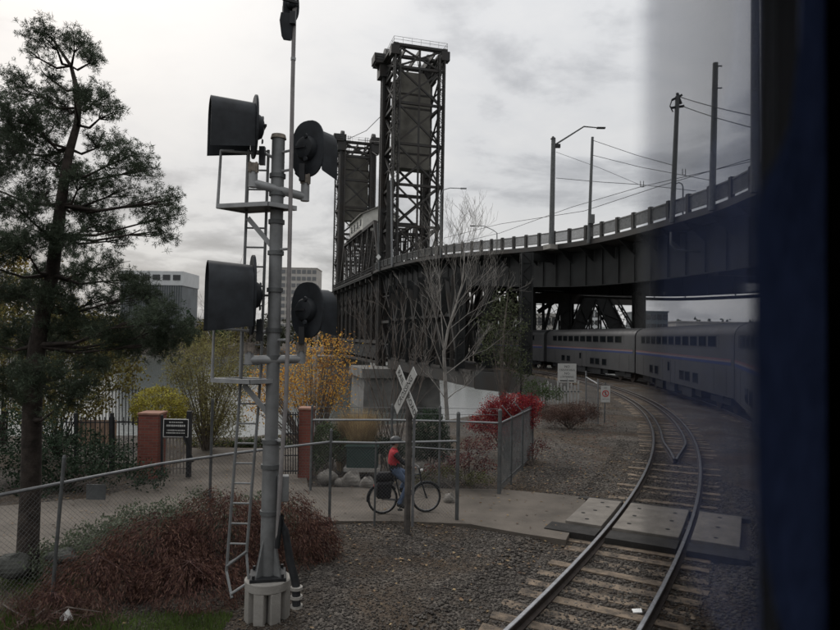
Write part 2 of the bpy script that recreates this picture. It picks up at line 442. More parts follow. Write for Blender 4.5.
panel(R_L - 0.64, R_L + 0.64, ph_a, ph_b, 'wide concrete crossing panel between the two rails', hl)
panel(R_L + 0.86, R_L + 1.72, ph_a, ph_b, 'concrete crossing panel beyond the right rail beside the dark curtain', [(0.5, .15), (0.5, .5), (0.5, .85)])
# dark asphalt apron along the near and far ends of the panels
g = G(); n = 6
w = (0.62) / 95
def app(r, ph, z): return Vector((ACX + r * math.cos(ph), ACY + r * math.sin(ph), z))
M_APRON = mat('apron_asphalt', (0.035, 0.033, 0.031), 0.9, scale=3, var=0.35, bump=0.6, bscale=50)
for (pa, pb) in ((ph_b - w, ph_b - 0.0004), (ph_a + 0.0004, ph_a + w * 0.5)):
    for r0, r1 in ((R_L - 1.9, R_L - 0.86), (R_L - 0.66, R_L + 0.66), (R_L + 0.84, R_L + 1.9)):
        g.prism([app(r0, pa, -0.2), app(r1, pa, -0.2), app(r1, pb, -0.2), app(r0, pb, -0.2)], (0, 0, 0.16))
tag(g.build('asphalt_apron_road', M_APRON), None, None, kind='structure')

# ------------------------------------------------------------------ loose stones and fallen leaves
poly2 = np.array([(p.x, p.y) for p in poly])
def in_poly(x, y, pl):
    ins = np.zeros(x.shape, bool); j = len(pl) - 1
    for i in range(len(pl)):
        xi, yi = pl[i]; xj, yj = pl[j]
        ins ^= ((yi > y) != (yj > y)) & (x < (xj - xi) * (y - yi) / (yj - yi + 1e-12) + xi); j = i
    return ins
OCT = np.array([(1, 0, 0), (0, 1, 0), (-1, 0, 0), (0, -1, 0), (0, 0, 1), (0, 0, -1)], float)
OF = np.array([(0, 1, 4), (1, 2, 4), (2, 3, 4), (3, 0, 4), (1, 0, 5), (2, 1, 5), (3, 2, 5), (0, 3, 5)])
def stones(n, xr, yr, smin, smax, keep, m, name):
    x = rng.uniform(*xr, n); y = yr[0] + (yr[1] - yr[0]) * rng.uniform(0, 1, n) ** 1.5
    k = keep(x, y) & ~in_poly(x, y, poly2); x, y = x[k], y[k]; n = len(x)
    rr = np.hypot(x - ACX, y - ACY); ph = np.arctan2(y - ACY, x - ACX)
    z = ground_h(x, y)
    sz = rng.uniform(smin, smax, (n, 1, 1)) * rng.uniform(0.6, 1.2, (n, 1, 3)) * np.array([1, 1, 0.7])
    a = rng.uniform(0, 6.28, n); ca, sa = np.cos(a), np.sin(a)
    v = OCT[None] * rng.uniform(0.7, 1.3, (n, 6, 1)) * sz
    v2 = np.stack([v[..., 0] * ca[:, None] - v[..., 1] * sa[:, None], v[..., 0] * sa[:, None] + v[..., 1] * ca[:, None], v[..., 2]], -1)
    v2 += np.stack([x, y, z + 0.006], -1)[:, None]
    f = (OF[None] + 6 * np.arange(n)[:, None, None]).reshape(-1, 3)
    o = np_mesh(name, v2, f, m); return tag(o, None, None, kind='stuff')
def rad(x, y): return np.hypot(x - ACX, y - ACY)
def off_panel(x, y):
    ph = np.arctan2(y - ACY, x - ACX); return ~((ph > ph_b - w) & (ph < ph_a + w * .5) & (np.abs(rad(x, y) - R_L) < 1.9))
def offrail(x, y):
    d = np.abs(np.abs(rad(x, y) - R_L) - 0.752); return d > 0.06
o = stones(60000, (-4, 9), (7.3, 26), 0.018, 0.042, lambda x, y: (np.abs(rad(x, y) - R_L) < 2.1) & off_panel(x, y) & offrail(x, y), M_STONE, 'track_gravel')
tag(o, 'dark crushed stone ballast between and beside the rails of the empty track', 'gravel')
o = stones(42000, (-4.5, 5), (7.3, 20), 0.008, 0.026, lambda x, y: (rad(x, y) < R_L - 2.0), M_STONE, 'yard_gravel')
tag(o, 'dark fine gravel covering the ground around the signal mast', 'gravel')
o = stones(9000, (3, 16), (16, 45), 0.012, 0.045, lambda x, y: (rad(x, y) < R_L - 1.8) & (rad(x, y) > R_L - 7), M_STONE, 'verge_gravel')
tag(o, 'dark stony verge between the chain fence and the far track', 'gravel')

M_LEAF_LITTER = mat('leaf_litter', (0.16, 0.105, 0.06), 0.85, var=0.4, scale=3, island=1.3)
n = 7500; x = rng.uniform(-9, 8, n); y = 7.5 + 16 * rng.uniform(0, 1, n) ** 1.3
k = (rad(x, y) < R_L - 1.2) & ((rng.uniform(0, 1, n) < 0.16) | ((y > 11.2) & ~in_poly(x, y, poly2)) | (rng.uniform(0, 1, n) < 0.1)); x, y = x[k], y[k]
z = np.where(in_poly(x, y, poly2), -0.052, ground_h(x, y) + 0.02)
V, F = leaf_geo(np.stack([x, y, z], -1), 0.075, 0.7, None, 1.0)
V[:, 2] = np.repeat(z, 4) + (V[:, 2] - np.repeat(z, 4)) * 0.25 + 0.012
tag(np_mesh('fallen_leaves', V, F, M_LEAF_LITTER), 'tan and brown fallen leaves scattered over path and gravel', 'leaves', kind='stuff')
# ------------------------------------------------------------------ steel lift bridge
BU, BN = Vector((-math.sin(R(16)), math.cos(R(16)), 0)), Vector((math.cos(R(16)), math.sin(R(16)), 0))
BO = Vector((-0.9, 125, 0)); ZD = 16.8
def BP(t, o, z): return BO + BU * t + BN * o + Vector((0, 0, z))
def beam_part(name, p, q, w, parent, m=None, h=None):
    return G().beam(p, q, w, h).build(name, m or M_BLACKSTEEL, parent)
def lattice(g, p, q, w, d, up, bar=0.09, pitch=1.0, corner=0.16):
    """four-corner laced column from p to q; w along up, d across"""
    p, q = Vector(p), Vector(q); ax = (q - p); ln = ax.length; ax /= ln
    a = Vector(up).normalized(); c = ax.cross(a).normalized()
    cs = [(a * w / 2 * i + c * d / 2 * j) for i, j in ((-1, -1), (1, -1), (1, 1), (-1, 1))]
    for k in cs: g.beam(p + k, q + k, corner, corner, a)
    n = max(2, int(ln / pitch))
    for f in range(4):
        A, B_ = cs[f], cs[(f + 1) % 4]
        for i in range(n):
            u0, u1 = p + ax * (ln * i / n), p + ax * (ln * (i + 1) / n)
            g.beam(u0 + (A if i % 2 else B_), u1 + (B_ if i % 2 else A), bar, bar * 0.5)
            if i % 2 == 0: g.beam(u0 + A, u0 + B_, bar, bar * 0.5)
    return g
def handrail(g, pts, h=1.1, r=0.05):
    for a, b in zip(pts[:-1], pts[1:]):
        a, b = Vector(a), Vector(b); n = max(1, int((b - a).length / 1.6))
        for zz in (h, h * 0.5): g.beam(a + Vector((0, 0, zz)), b + Vector((0, 0, zz)), r)
        for i in range(n + 1): p = a.lerp(b, i / n); g.beam(p, p + Vector((0, 0, h)), r)

def lift_tower(tb, ts, label, extra_mast):
    """tb: t of back (lattice) legs, ts: t of span-side (heavy) legs"""
    T = thing('lift_tower', label, 'bridge tower', BP((tb + ts) / 2, 0, -2.4), 'lift towers of the steel bridge')
    lv = [-2.4, 6.5, ZD, 25, 33, 41, 49, 56, 60]
    for o in (-4.5, 4.5):
        g = G(); lattice(g, BP(ts, o, -2.4), BP(ts, o, 61.5), 1.5, 1.3, BU, 0.14, 1.5, 0.5)
        for k in (-0.68, 0.68): g.beam(BP(ts + k, o, -2.4), BP(ts + k, o, 61.5), 1.25, 0.06, BU)
        g.build('leg', M_BLACKSTEEL, T)
        g = G(); lattice(g, BP(tb, o, -2.4), BP(tb, o, 59.5), 1.1, 1.0, BU, 0.16, 1.3, 0.28); g.build('leg', M_STEEL2, T)
    def face(a, b, w, extra=False, mm=M_BLACKSTEEL):
        for i in range(len(lv) - 1):
            z0, z1 = lv[i], lv[i + 1]
            beam_part('strut', BP(*a, z1), BP(*b, z1), w * 1.5, T, mm)
            beam_part('brace', BP(*a, z0), BP(*b, z1), w, T, mm); beam_part('brace', BP(*b, z0), BP(*a, z1), w, T, mm)
            if extra:
                zm = (z0 + z1) / 2
                beam_part('strut', BP(*a, zm), BP(*b, zm), w * 0.7, T, mm)
    s = math.copysign(1, ts - tb)
    face((tb, -4.5), (tb, 4.5), 0.32); face((ts, -4.5), (ts, 4.5), 0.42)
    face((tb, -4.5), (ts, -4.5), 0.34, True); face((tb, 4.5), (ts, 4.5), 0.30, True, M_STEEL2)
    # centre post of the back face
    beam_part('centre_post', BP(tb, 0, ZD + 3), BP(tb, 0, 60), 0.4, T)
    tm_ = tb + (ts - tb) * 0.62
    g = G(); g.box(BP(tm_, 0, 46.2), (3.0, 7.5, 17.4), (BU, BN, Vector((0, 0, 1))))
    g.prism([BP(tm_ - 1.4, -3.7, 54.9), BP(tm_ - 1.4, 3.7, 54.9), BP(tm_ - 1.4, 2.4, 57.2), BP(tm_ - 1.4, -2.4, 57.2)], BU * 2.8)
    cw = g.build('counterweight', M_CW, T, bevel=0.08)
    for z in (40.5, 49.8, 52.6):
        G().box(BP(tm_, 0, z), (3.16, 7.66, 0.35), (BU, BN, Vector((0, 0, 1)))).build('band', M_BLACKSTEEL, cw)
    for o in (-2.9, -2.3, 2.3, 2.9):
        G().tube([BP(tm_, o, 55), BP(ts, o, 62)], 0.09, 5).build('lift_cable', M_BLACKSTEEL, T)
    # machinery floor, sheaves, platforms
    g = G(); g.box(BP((tb + ts) / 2, 0, 60.2), (11.4, 10.6, 0.5), (BU, BN, Vector((0, 0, 1))))
    for o in (-3, 0, 3): g.beam(BP(tb, o, 59.4), BP(ts, o, 59.4), 0.3, 1.1)
    g2 = g
    g = G()
    for o in (-5.0, 5.0): g.box(BP((tb + ts) / 2, o, 60.2), (11.4, 1.0, 0.4), (BU, BN, Vector((0, 0, 1))))
    for tt in (tb, (tb + ts) / 2, ts): g.box(BP(tt, 0, 60.2), (0.9, 10.4, 0.5), (BU, BN, Vector((0, 0, 1))))
    for o in (-3, 0, 3): g.beam(BP(tb, o, 59.5), BP(ts, o, 59.5), 0.25, 0.9)
    top = g.build('top_floor', M_BLACKSTEEL, T)
    g = G()
    c = [(tb - s * .7, -5.4), (tb - s * .7, 5.4), (ts + s * .9, 5.4), (ts + s * .9, -5.4), (tb - s * .7, -5.4)]
    handrail(g, [BP(a, b_, 60.4) for a, b_ in c]); g.build('handrail', M_WIRE, top)
    for o in (-4.6, 4.6):
        g = G(); pts = [BP(ts - s * 0.4, o, 61.6) + BU * (1.75 * math.cos(a)) + Vector((0, 0, 1.75 * math.sin(a))) for a in np.linspace(0, 2 * math.pi, 20, endpoint=False)]
        g.prism([p - BN * 0.45 for p in pts], BN * 0.9); g.build('sheave', M_BLACKSTEEL, T)
        sg = math.copysign(1, o)
        g = G(); g.box(BP(ts, o + sg * 1.1, 60.0), (3.6, 2.6, 0.3), (BU, BN, Vector((0, 0, 1))))
        g.beam(BP(ts, o, 57.3), BP(ts, o + sg * 2.2, 59.9), 0.35); g.box(BP(ts, o + sg * .9, 61.0), (3.3, 3.6, 1.7), (BU, BN, Vector((0, 0, 1)))); g.box(BP(ts, o + sg * .4, 58.6), (2.8, 2.2, 2.7), (BU, BN, Vector((0, 0, 1))))
        G().box(BP(tb, o + sg * .5, 59.0), (1.6, 1.7, 1.8), (BU, BN, Vector((0, 0, 1)))).build('corner_block', M_BLACKSTEEL, T)
        pl = g.build('sheave_platform', M_BLACKSTEEL, T)
        g = G(); oo = o + sg * 2.35; handrail(g, [BP(ts - 1.8, o, 60.15), BP(ts - 1.8, oo, 60.15), BP(ts + 1.8, oo, 60.15), BP(ts + 1.8, o, 60.15)], 1.1, 0.06)
        g.build('handrail', M_WIRE, pl)
    if extra_mast:
        beam_part('stair_tower', BP(tb + 2, -5.2, ZD), BP(tb + 2, -5.2, 34), 0.9, T, M_STEEL2)
    return T
M_CW = mat('counterweight_plate', (0.165, 0.158, 0.138), 0.85, scale=0.4, var=0.35, bump=0.3, bscale=3, detail=9)
lift_tower(0, 10, 'nearer and taller looking black steel lift tower with big grey counterweight', True)
lift_tower(76, 66, 'farther and smaller looking black steel lift tower behind the signal heads', False)

# ---- lift span between the towers
S = thing('lift_span', 'black steel truss lift span with verticals between the two towers', 'bridge span', BP(38, 0, -2.2))
t0, t1, npan = 11.3, 64.7, 8
ts_ = [t0 + (t1 - t0) * i / npan for i in range(npan + 1)]
ZT = 28.6
for o in (-4.5, 4.5):
    top = [BP(ts_[0], o, ZD)] + [BP(tt, o, ZT) for tt in ts_[1:-1]] + [BP(ts_[-1], o, ZD)]
    for a, b in zip(top[:-1], top[1:]): beam_part('top_chord', a, b, 0.75, S)
    beam_part('bottom_chord', BP(t0, o, ZD - 0.6), BP(t1, o, ZD - 0.6), 0.8, S)
    for i, tt in enumerate(ts_):
        if 0 < i < npan:
            g = G(); lattice(g, BP(tt, o, ZD - .6), BP(tt, o, ZT), 0.6, 0.5, BU, 0.1, 0.9, 0.16); g.build('vertical', M_BLACKSTEEL, S)
            beam_part('vertical', BP((tt + ts_[i - 1]) / 2, o, ZD - .6), BP((tt + ts_[i - 1]) / 2, o, ZT if i > 1 else (ZD + ZT) / 2), 0.22, S)
        g = G(); lattice(g, BP(tt, o, 1.8), BP(tt, o, ZD - .6), 0.9, 0.6, BU, 0.14, 0.9, 0.3); g.beam(BP(tt, o, 1.8), BP(tt, o, ZD - .6), .5, .6); g.build('hanger', M_BLACKSTEEL, S)
    for i in range(1, npan - 1):
        a, b = (ts_[i], ts_[i + 1]) if i < npan / 2 else (ts_[i + 1], ts_[i])
        beam_part('diagonal', BP(a, o, ZT), BP(b, o, ZD - .6), 0.45, S)
    for i in range(npan):
        beam_part('diagonal', BP(ts_[i], o, 2.4), BP(ts_[i + 1], o, -1.8), 0.35, S)
    beam_part('lower_chord', BP(t0, o, 2.4), BP(t1, o, 2.4), 0.7, S); beam_part('lower_chord', BP(t0, o, -1.9), BP(t1, o, -1.9), 0.6, S)
for o in (-4.5, 4.5):
    for i in range(npan):
        beam_part('sway_brace', BP(ts_[i], o, ZD - 2), BP(ts_[i + 1], o, 8.5), .4, S); beam_part('sway_brace', BP(ts_[i + 1], o, ZD - 2), BP(ts_[i], o, 8.5), .4, S)
        beam_part('hanger', BP((ts_[i] + ts_[i + 1]) / 2, o, 2), BP((ts_[i] + ts_[i + 1]) / 2, o, ZD - 1), .45, S)
    G().box(BP(38, o, ZD - 2.3), (53, .2, 2.4), (BU, BN, Vector((0, 0, 1)))).build('side_girder', M_DECKSTEEL, S)
    G().box(BP(38, o, .3), (53, .2, 2.8), (BU, BN, Vector((0, 0, 1)))).build('side_girder', M_DECKSTEEL, S)
for tt in ts_:
    beam_part('floor_beam', BP(tt, -6.4, ZD - 1.0), BP(tt, 6.4, ZD - 1.0), 0.4, S, None, 1.2)
    beam_part('floor_beam', BP(tt, -4.5, -1.2), BP(tt, 4.5, -1.2), 0.4, S, None, 1.0)
for i in range(1, npan):
    beam_part('sway_strut', BP(ts_[i], -4.5, ZT), BP(ts_[i], 4.5, ZT), 0.4, S); beam_part('sway_strut', BP(ts_[i], -4.5, ZT - 3), BP(ts_[i], 4.5, ZT - 3), 0.35, S)
G().box(BP(38, 0, ZD - 0.15), (55, 13.4, 0.3), (BU, BN, Vector((0, 0, 1)))).build('road_deck', M_BLACKSTEEL, S)
G().box(BP(38, 0, -0.45), (55, 8.6, 0.35), (BU, BN, Vector((0, 0, 1)))).build('rail_deck', M_BLACKSTEEL, S)
g = G(); handrail(g, [BP(10, -6.5, ZD), BP(66, -6.5, ZD)], 1.1, 0.09)
for k in range(180): p = BP(10 + 56 * k / 180, -6.5, ZD); g.beam(p, p + Vector((0, 0, 1.05)), 0.035)
g.build('railing', M_STEEL2, S)
g = G(); g.box(BP(38, -6.5, ZD - .3), (55, 0.16, 0.7), (BU, BN, Vector((0, 0, 1)))); g.build('fascia', M_STEEL2, S)
# short stretch of deck beyond the far tower
G().box(BP(86, 0, ZD - 0.6), (20, 13, 1.2), (BU, BN, Vector((0, 0, 1)))).build('road_deck', M_BLACKSTEEL, S)
G().box(BP(86, 0, -1.2), (20, 9, 1.8), (BU, BN, Vector((0, 0, 1)))).build('rail_deck', M_BLACKSTEEL, S)
for k in range(3):
    for o in (-4.5, 4.5): beam_part('column', BP(80 + k * 7, o, -12.5), BP(80 + k * 7, o, ZD - .6), .8, S)

M_HOUSE = mat('house_cream', (0.62, 0.61, 0.56), 0.7, scale=0.8, var=0.12)
MH = thing('machinery_house', 'cream gabled machinery house on top of the lift span', 'machinery house', BP(42, -1, ZT + 0.4))
zb = ZT + 0.5
g = G(); g.prism([BP(33, -4.4, zb), BP(33, 4.0, zb), BP(33, 4.0, zb + 3.9), BP(33, -.2, zb + 5.9), BP(33, -4.4, zb + 3.9)], BU * 18); g.build('wall', M_HOUSE, MH)
g = G()
for sg in (-1, 1):
    g.prism([BP(32.4, -.2, zb + 6.0), BP(32.4, -.2 + sg * 4.9, zb + 3.7), BP(32.4, -.2 + sg * 4.9, zb + 3.95), BP(32.4, -.2, zb + 6.3)], BU * 19.2)
g.build('roof', mat('house_roof', (0.22, 0.21, 0.19), 0.8, scale=1, var=0.2), MH)
for k in range(4):
    G().box(BP(35.5 + k * 4.2, -4.45, zb + 2.2), (1.3, 0.14, 1.5), (BU, BN, Vector((0, 0, 1)))).build('window', M_DARKMETAL, MH)
g = G(); g.box(BP(42, 0, zb - .3), (20, 10.4, .3), (BU, BN, Vector((0, 0, 1)))); g.build('floor_platform', M_BLACKSTEEL, MH)
g = G(); handrail(g, [BP(32.2, -5.2, zb), BP(52, -5.2, zb)], 1.1, .07); g.build('handrail', M_WIRE, MH)

# ---- concrete river piers
def pier(t0, t1, label):
    T = thing('river_pier', label, 'bridge pier', BP((t0 + t1) / 2, 0, -13), 'concrete river piers')
    def oct_(o, a, zz): return [BP(t0 - o, -a - 5.4, zz), BP(t0 - o, a, zz), BP(t1 + o, a, zz), BP(t1 + o, -a - 5.4, zz)]
    G().loft([oct_(2.0, 5.0, -13), oct_(1.5, 4.6, -4.2)], True, cap=True).build('shaft', M_PIER, T)
    G().loft([oct_(2.1, 5.2, -4.2), oct_(2.1, 5.2, -2.45)], True, cap=True).build('cap', M_PIER, T)
pier(0, 10, 'concrete river pier under the nearer lift tower')
pier(66, 76, 'concrete river pier under the farther lift tower')

# ---- approach viaduct: left edge polyline (x, y, z of the deck top)
ctrl = [BP(11, -6.4, 16.8), BP(0, -6.4, 16.75), Vector((1.4, 101, 16.2)), Vector((12.6, 74.5, 14.2)), Vector((17.5, 62.8, 13.7)), Vector((20.6, 48, 13.5)), Vector((21.0, 41.5, 13.5)), Vector((20.6, 35, 13.5)), Vector((19.5, 26, 13.5)), Vector((17, 10, 13.5)), Vector((14, -6, 13.5))]
ED = []
for i in range(len(ctrl) - 1):
    p0, p1, p2, p3 = ctrl[max(i - 1, 0)], ctrl[i], ctrl[i + 1], ctrl[min(i + 2, len(ctrl) - 1)]
    n = max(4, int((p2 - p1).length / 0.5))
    for k in range(n):
        u = k / n
        ED.append(0.5 * ((2 * p1) + (p2 - p0) * u + (2 * p0 - 5 * p1 + 4 * p2 - p3) * u * u + (3 * p1 - p0 - 3 * p2 + p3) * u ** 3))
ED.append(ctrl[-1])
EL = [0.0]
for a, b in zip(ED[:-1], ED[1:]): EL.append(EL[-1] + (b - a).length)
def edge(s):
    i = min(max(int(np.searchsorted(EL, s)), 1), len(ED) - 1)
    u = (s - EL[i - 1]) / max(EL[i] - EL[i - 1], 1e-6); p = ED[i - 1].lerp(ED[i], u)
    d = (ED[min(i + 2, len(ED) - 1)] - ED[max(i - 3, 0)]); d.z = 0; d.normalize()
    return p, d, Vector((-d.y, d.x, 0))        # point, direction toward us, inward normal (to the right of the picture)
def project(p):
    v = Vector(p) - CAM; z = v.dot(_f); return 420 + FPX * v.dot(_r) / z, 315 - FPX * v.dot(_u) / z
def edge_px(px, inset=0.0):
    def cost(s):
        p, d, nn = edge(s); return abs(project(p + nn * inset)[0] - px) if p.y > 25 else 1e9
    return min(np.arange(8, EL[-1] - 8, 0.15), key=cost)
STOT = EL[-1]
def dwid(s): return 12.8 + 5.2 * min(1, max(0, (s - 25) / 30))
A = thing('approach_viaduct', 'dark steel road viaduct curving overhead from the lift tower', 'viaduct', edge(40)[0] - Vector((0, 0, edge(40)[0].z)))
def strip(name, prof, m, s0=0, s1=None, step=1.0, parent=A):
    g = G(); rings = []; s1 = s1 or STOT; n = int((s1 - s0) / step)
    for i in range(n + 1):
        s = s0 + (s1 - s0) * i / n; p, d, nn = edge(s); w = dwid(s)
        rings.append([p + nn * (o if o >= 0 else w + o + 100) + Vector((0, 0, z)) for o, z in prof])
    g.loft(rings, True, cap=True); return g.build(name, m, parent)
E_ = -100.0                        # offset code: measured from the far edge
strip('deck', [(0.0, 0.0), (0.0, -0.38), (1.3, -0.62), (E_ - 1.3, -0.62), (E_ - .0001, -0.38), (E_ - .0001, 0.0)], M_BLACKSTEEL)
strip('kerb', [(0.02, 0.004), (0.30, 0.004), (0.30, 0.14), (0.02, 0.14)], M_STEEL2)
def girder(off, depth, name='girder'):
    o = off
    g_o = strip(name, [(o - .25, -.64), (o - .25, -.70), (o - .03, -.70), (o - .03, -depth + .06), (o - .25, -depth + .06), (o - .25, -depth), (o + .25, -depth), (o + .25, -depth + .06), (o + .03, -depth + .06), (o + .03, -.70), (o + .25, -.70), (o + .25, -.64)], M_DECKSTEEL)
    g = G(); s = 1.0
    while s < STOT - 1:
        p, d, nn = edge(s); c = p + nn * (o if o >= 0 else dwid(s) + o + 100)
        for sg in (-1, 1): g.box(c + nn * (.13 * sg) + Vector((0, 0, -(depth + .7) / 2)), (0.06, 0.12, depth - .85), (d, nn, Vector((0, 0, 1))))
        s += 2.6
    g.build('stiffener_set', M_DECKSTEEL, g_o)['kind'] = 'stuff'
girder(2.1, 4.4); girder(E_ - 2.1, 4.9)
strip('soffit_beam', [(7.0, -.64), (7.0, -3.6), (7.4, -3.6), (7.4, -.64)], M_DECKSTEEL)
s = 1.0
while s < STOT - 1:                # floor beams and cantilever brackets
    p, d, nn = edge(s); w = dwid(s)
    G().beam(p + nn * 2.2 + Vector((0, 0, -1.5)), p + nn * (w - 2.2) + Vector((0, 0, -1.5)), .25, 1.6).build('floor_beam', M_DECKSTEEL, A)
    g = G(); g.prism([p + nn * .1 + d * .06 + Vector((0, 0, -.42)), p + nn * 1.95 + d * .06 + Vector((0, 0, -.66)), p + nn * 1.95 + d * .06 + Vector((0, 0, -1.9))], -d * .12)
    g.build('bracket', M_DECKSTEEL, A)
    s += 3.4
# utility pipe hung under the far girder
g = G(); g.tube([edge(s)[0] + edge(s)[2] * (dwid(s) - 1.5) + Vector((0, 0, -5.2)) for s in np.arange(30, STOT, 2.0)], 0.18, 8); g.build('pipe', M_STEEL2, A, smooth=True)
for s in np.arange(31, STOT, 5.0):
    p, d, nn = edge(s); q = p + nn * (dwid(s) - 1.5); beam_part('pipe_hanger', q + Vector((0, 0, -5.2)), q + Vector((0, 0, -4.7)), .1, A)

def gz(x, y): return float(ground_h(np.array([x]), np.array([y]))[0])
def column(p, q, w=0.95, name='column', parent=A, solid=True, m=None):
    g = G(); p, q = Vector(p), Vector(q); up = (q - p).cross(Vector((0, 1, 0))); up = up.normalized() if up.length > .01 else Vector((1, 0, 0))
    lattice(g, p, q, w, w * .9, up, .12, w * 1.0, .2)
    if solid: g.beam(p, q, w * .82, w * .82, up)
    return g.build(name, m or M_DECKSTEEL, parent)
# bents over land: near column row and far column row with cross girders
for px in (476, 531, 690):
    s = edge_px(px); p, d, nn = edge(s); w = dwid(s); zt = p.z - 4.4
    a, b = p + nn * 2.1, p + nn * (w - 2.1)
    if px == 531: a = Vector((11.9, 72.6, 0))        # straddle bent: its near column clears the track
    for q in (a, b):
        zg = gz(q.x, q.y) - .3
        if px == 690 and q is a: continue
        if px == 476: zg = -.7
        column((q.x, q.y, zg), (q.x, q.y, zt + (3.6 if px == 531 and q is a else 0)), 1.15)
    if px == 531: G().beam((a.x, a.y, zt + 3.2), (b.x, b.y, zt + 3.2), .7, .8).build('cross_girder', M_DECKSTEEL, A)
    else: G().beam((a.x, a.y, zt + .5), (b.x, b.y, zt + .5), .8, 1.4).build('cross_girder', M_DECKSTEEL, A)
# braced bent beyond the train
DB = 92
for (xa, ya, xb, yb, w) in [(549, 331, 557, 298, 1.2), (539, 331, 539, 296, 1.1), (565, 331, 565, 296, 1.3), (577, 331, 590, 296, 1.7), (595, 331, 595, 298, 1.2), (617, 331, 601, 298, 1.7), (630, 331, 612, 300, 1.1)]:
    p, q = P(xa, ya, DB), P(xb, yb, DB); dd = (p - q) / (q.z - p.z); p = p + dd * (p.z + 1.2)
    column(p, q, w * 1.1, 'bent_leg', solid=(w > 1.25))
beam_part('cross_girder', P(530, 298, DB), P(640, 300, DB), 1.2, A, None, 1.5)
beam_part('brace', P(538, 312, DB), P(558, 299, DB), .6, A)
# the stretch over water: columns standing on the lower rail deck, braced, both sides
LD = thing('rail_trestle', 'lower railway deck carried on dark girders between shore and tower', 'trestle', BP(-22, 0, -2.4))
tt = -40.0; prev = None
while tt < -1:
    for o in (-5.0, 5.0):
        b_ = BP(tt, o, -.6); zt = 12.2 if tt < -25 else 13.2
        column(b_, (b_.x, b_.y, zt), 1.05, 'column', A)
        if tt < -6:
            beam_part('brace', BP(tt, o, 0), BP(tt + 6.4, o, 12), .55, A); beam_part('brace', BP(tt + 6.4, o, 0), BP(tt, o, 12), .55, A); beam_part('column', BP(tt + 3.2, o, -.6), BP(tt + 3.2, o, 12.2), .5, A)
    beam_part('strut', BP(tt, -5, 6.8), BP(tt, 5, 6.8), .5, A); beam_part('brace', BP(tt, -5, 0), BP(tt, 5, 12), .35, A)
    tt += 6.4
for o in (-5.0, 5.0):
    beam_part('strut', BP(-40, o, 6.8), BP(0, o, 6.8), .4, A)
    beam_part('girder', BP(-46, o, -1.4), BP(0, o, -1.4), .4, LD, None, 2.0)
    beam_part('handrail', BP(-46, o, .75), BP(0, o, .75), .1, LD)
G().box(BP(-22, 0, -.5), (46, 10.6, .35), (BU, BN, Vector((0, 0, 1)))).build('deck', M_BLACKSTEEL, LD)
def track_strip(name, r0, r1, z0, z1, s0, s1, m):
    g = G(); g.loft([[trk(r_, s_)[0] + Vector((0, 0, z_)) for r_, z_ in ((r0, z0), (r1, z0), (r1, z1), (r0, z1))] for s_ in np.arange(s0, s1, 1.5)], True, cap=True); return g.build(name, m, LD)
beam_part('girder', BP(-46, -5.0, -1.4), trk(R_L - 2.6, 18)[0] + Vector((0, 0, -1.4)), .4, LD, None, 2.2)
track_strip('deck', R_L - 2.6, R_OWN + 2.8, -.62, -.36, -4, 27, M_BLACKSTEEL)
track_strip('girder', R_L - 2.75, R_L - 2.35, -2.5, -.15, -6, 28.6, M_BLACKSTEEL); track_strip('girder', R_OWN + 2.4, R_OWN + 2.8, -2.5, -.15, 4, 28.6, M_BLACKSTEEL)

# ---- railing on the viaduct's near edge
RL = thing('bridge_railing', 'grey steel railing with posts and pickets along the viaduct edge', 'railing', edge(45)[0])
s = 2.0; pitch = 2.75; posts = []
while s < STOT - 10:
    posts.append(s); s += pitch
for a in posts:
    p, d, nn = edge(a); c = p + nn * .16
    G().box(c + Vector((0, 0, .82)), (.36, .30, 1.64), (d, nn, Vector((0, 0, 1)))).build('post', M_STEEL2, RL)
M_PICKET = mat('picket_steel', (0.13, 0.13, 0.125), 0.6, scale=3, var=0.3)
for a, b in zip(posts[:-1], posts[1:]):
    g = G(); pa, pb = edge(a)[0] + edge(a)[2] * .16, edge(b)[0] + edge(b)[2] * .16
    g.beam(pa + Vector((0, 0, 1.46)), pb + Vector((0, 0, 1.46)), .12, .12); g.beam(pa + Vector((0, 0, .42)), pb + Vector((0, 0, .42)), .08, .08)
    for k in range(1, 23):
        q = pa.lerp(pb, k / 23); g.box(q + Vector((0, 0, .94)), (.045, .045, 1.04))
    g.build('railing_panel', M_PICKET, RL)

# ---- poles along the viaduct
def deck_pole(px, ytop, r, label, m=M_GALVDULL, lean=0, base=True, name='street_pole', cat='pole', group='poles along the viaduct', inset=-.15, dz=-.3):
    s = edge_px(px, inset); p, d, nn = edge(s); b_ = p + nn * inset + Vector((0, 0, dz)); D = b_.y
    pt = P(px + lean, ytop, D)
    T = thing(name, label, cat, b_, group)
    G().tube([b_, Vector((pt.x, pt.y, pt.z))], [r, r * .78], 10).build('shaft', m, T, smooth=True)
    if base: G().box(b_ + Vector((0, 0, .1)), (r * 4.2, r * 4.2, .5), (d, nn, Vector((0, 0, 1)))).build('base', M_CONC, T)
    return T, b_, Vector(pt)
T, b_, tp = deck_pole(551.5, 138, .30, 'thick grey street lamp pole with long arm on the viaduct', lean=2, name='street_lamp', cat='street lamp', inset=-.35)
D = tp.y
G().tube([P(553, 146, D), P(569, 136, D - .2), P(584, 126.5, D - .6), P(600, 128, D - 1)], [.10, .09, .08, .06], 6).build('arm', M_GALVDULL, T)
G().box(P(601, 128, D - 1), (.9, .35, .14)).build('lamp_head', M_DARKMETAL, T); G().box(P(557.5, 146, D), (.6, .3, .4)).build('bracket', M_DARKMETAL, T)
G().tube([P(553, 139, D), P(553, 136.5, D)], [.3, .1], 8).build('cap', M_DARKMETAL, T)
T, b2, tp2 = deck_pole(588.5, 137, .17, 'slim pale pole beside a small box on the viaduct', lean=4, base=False)
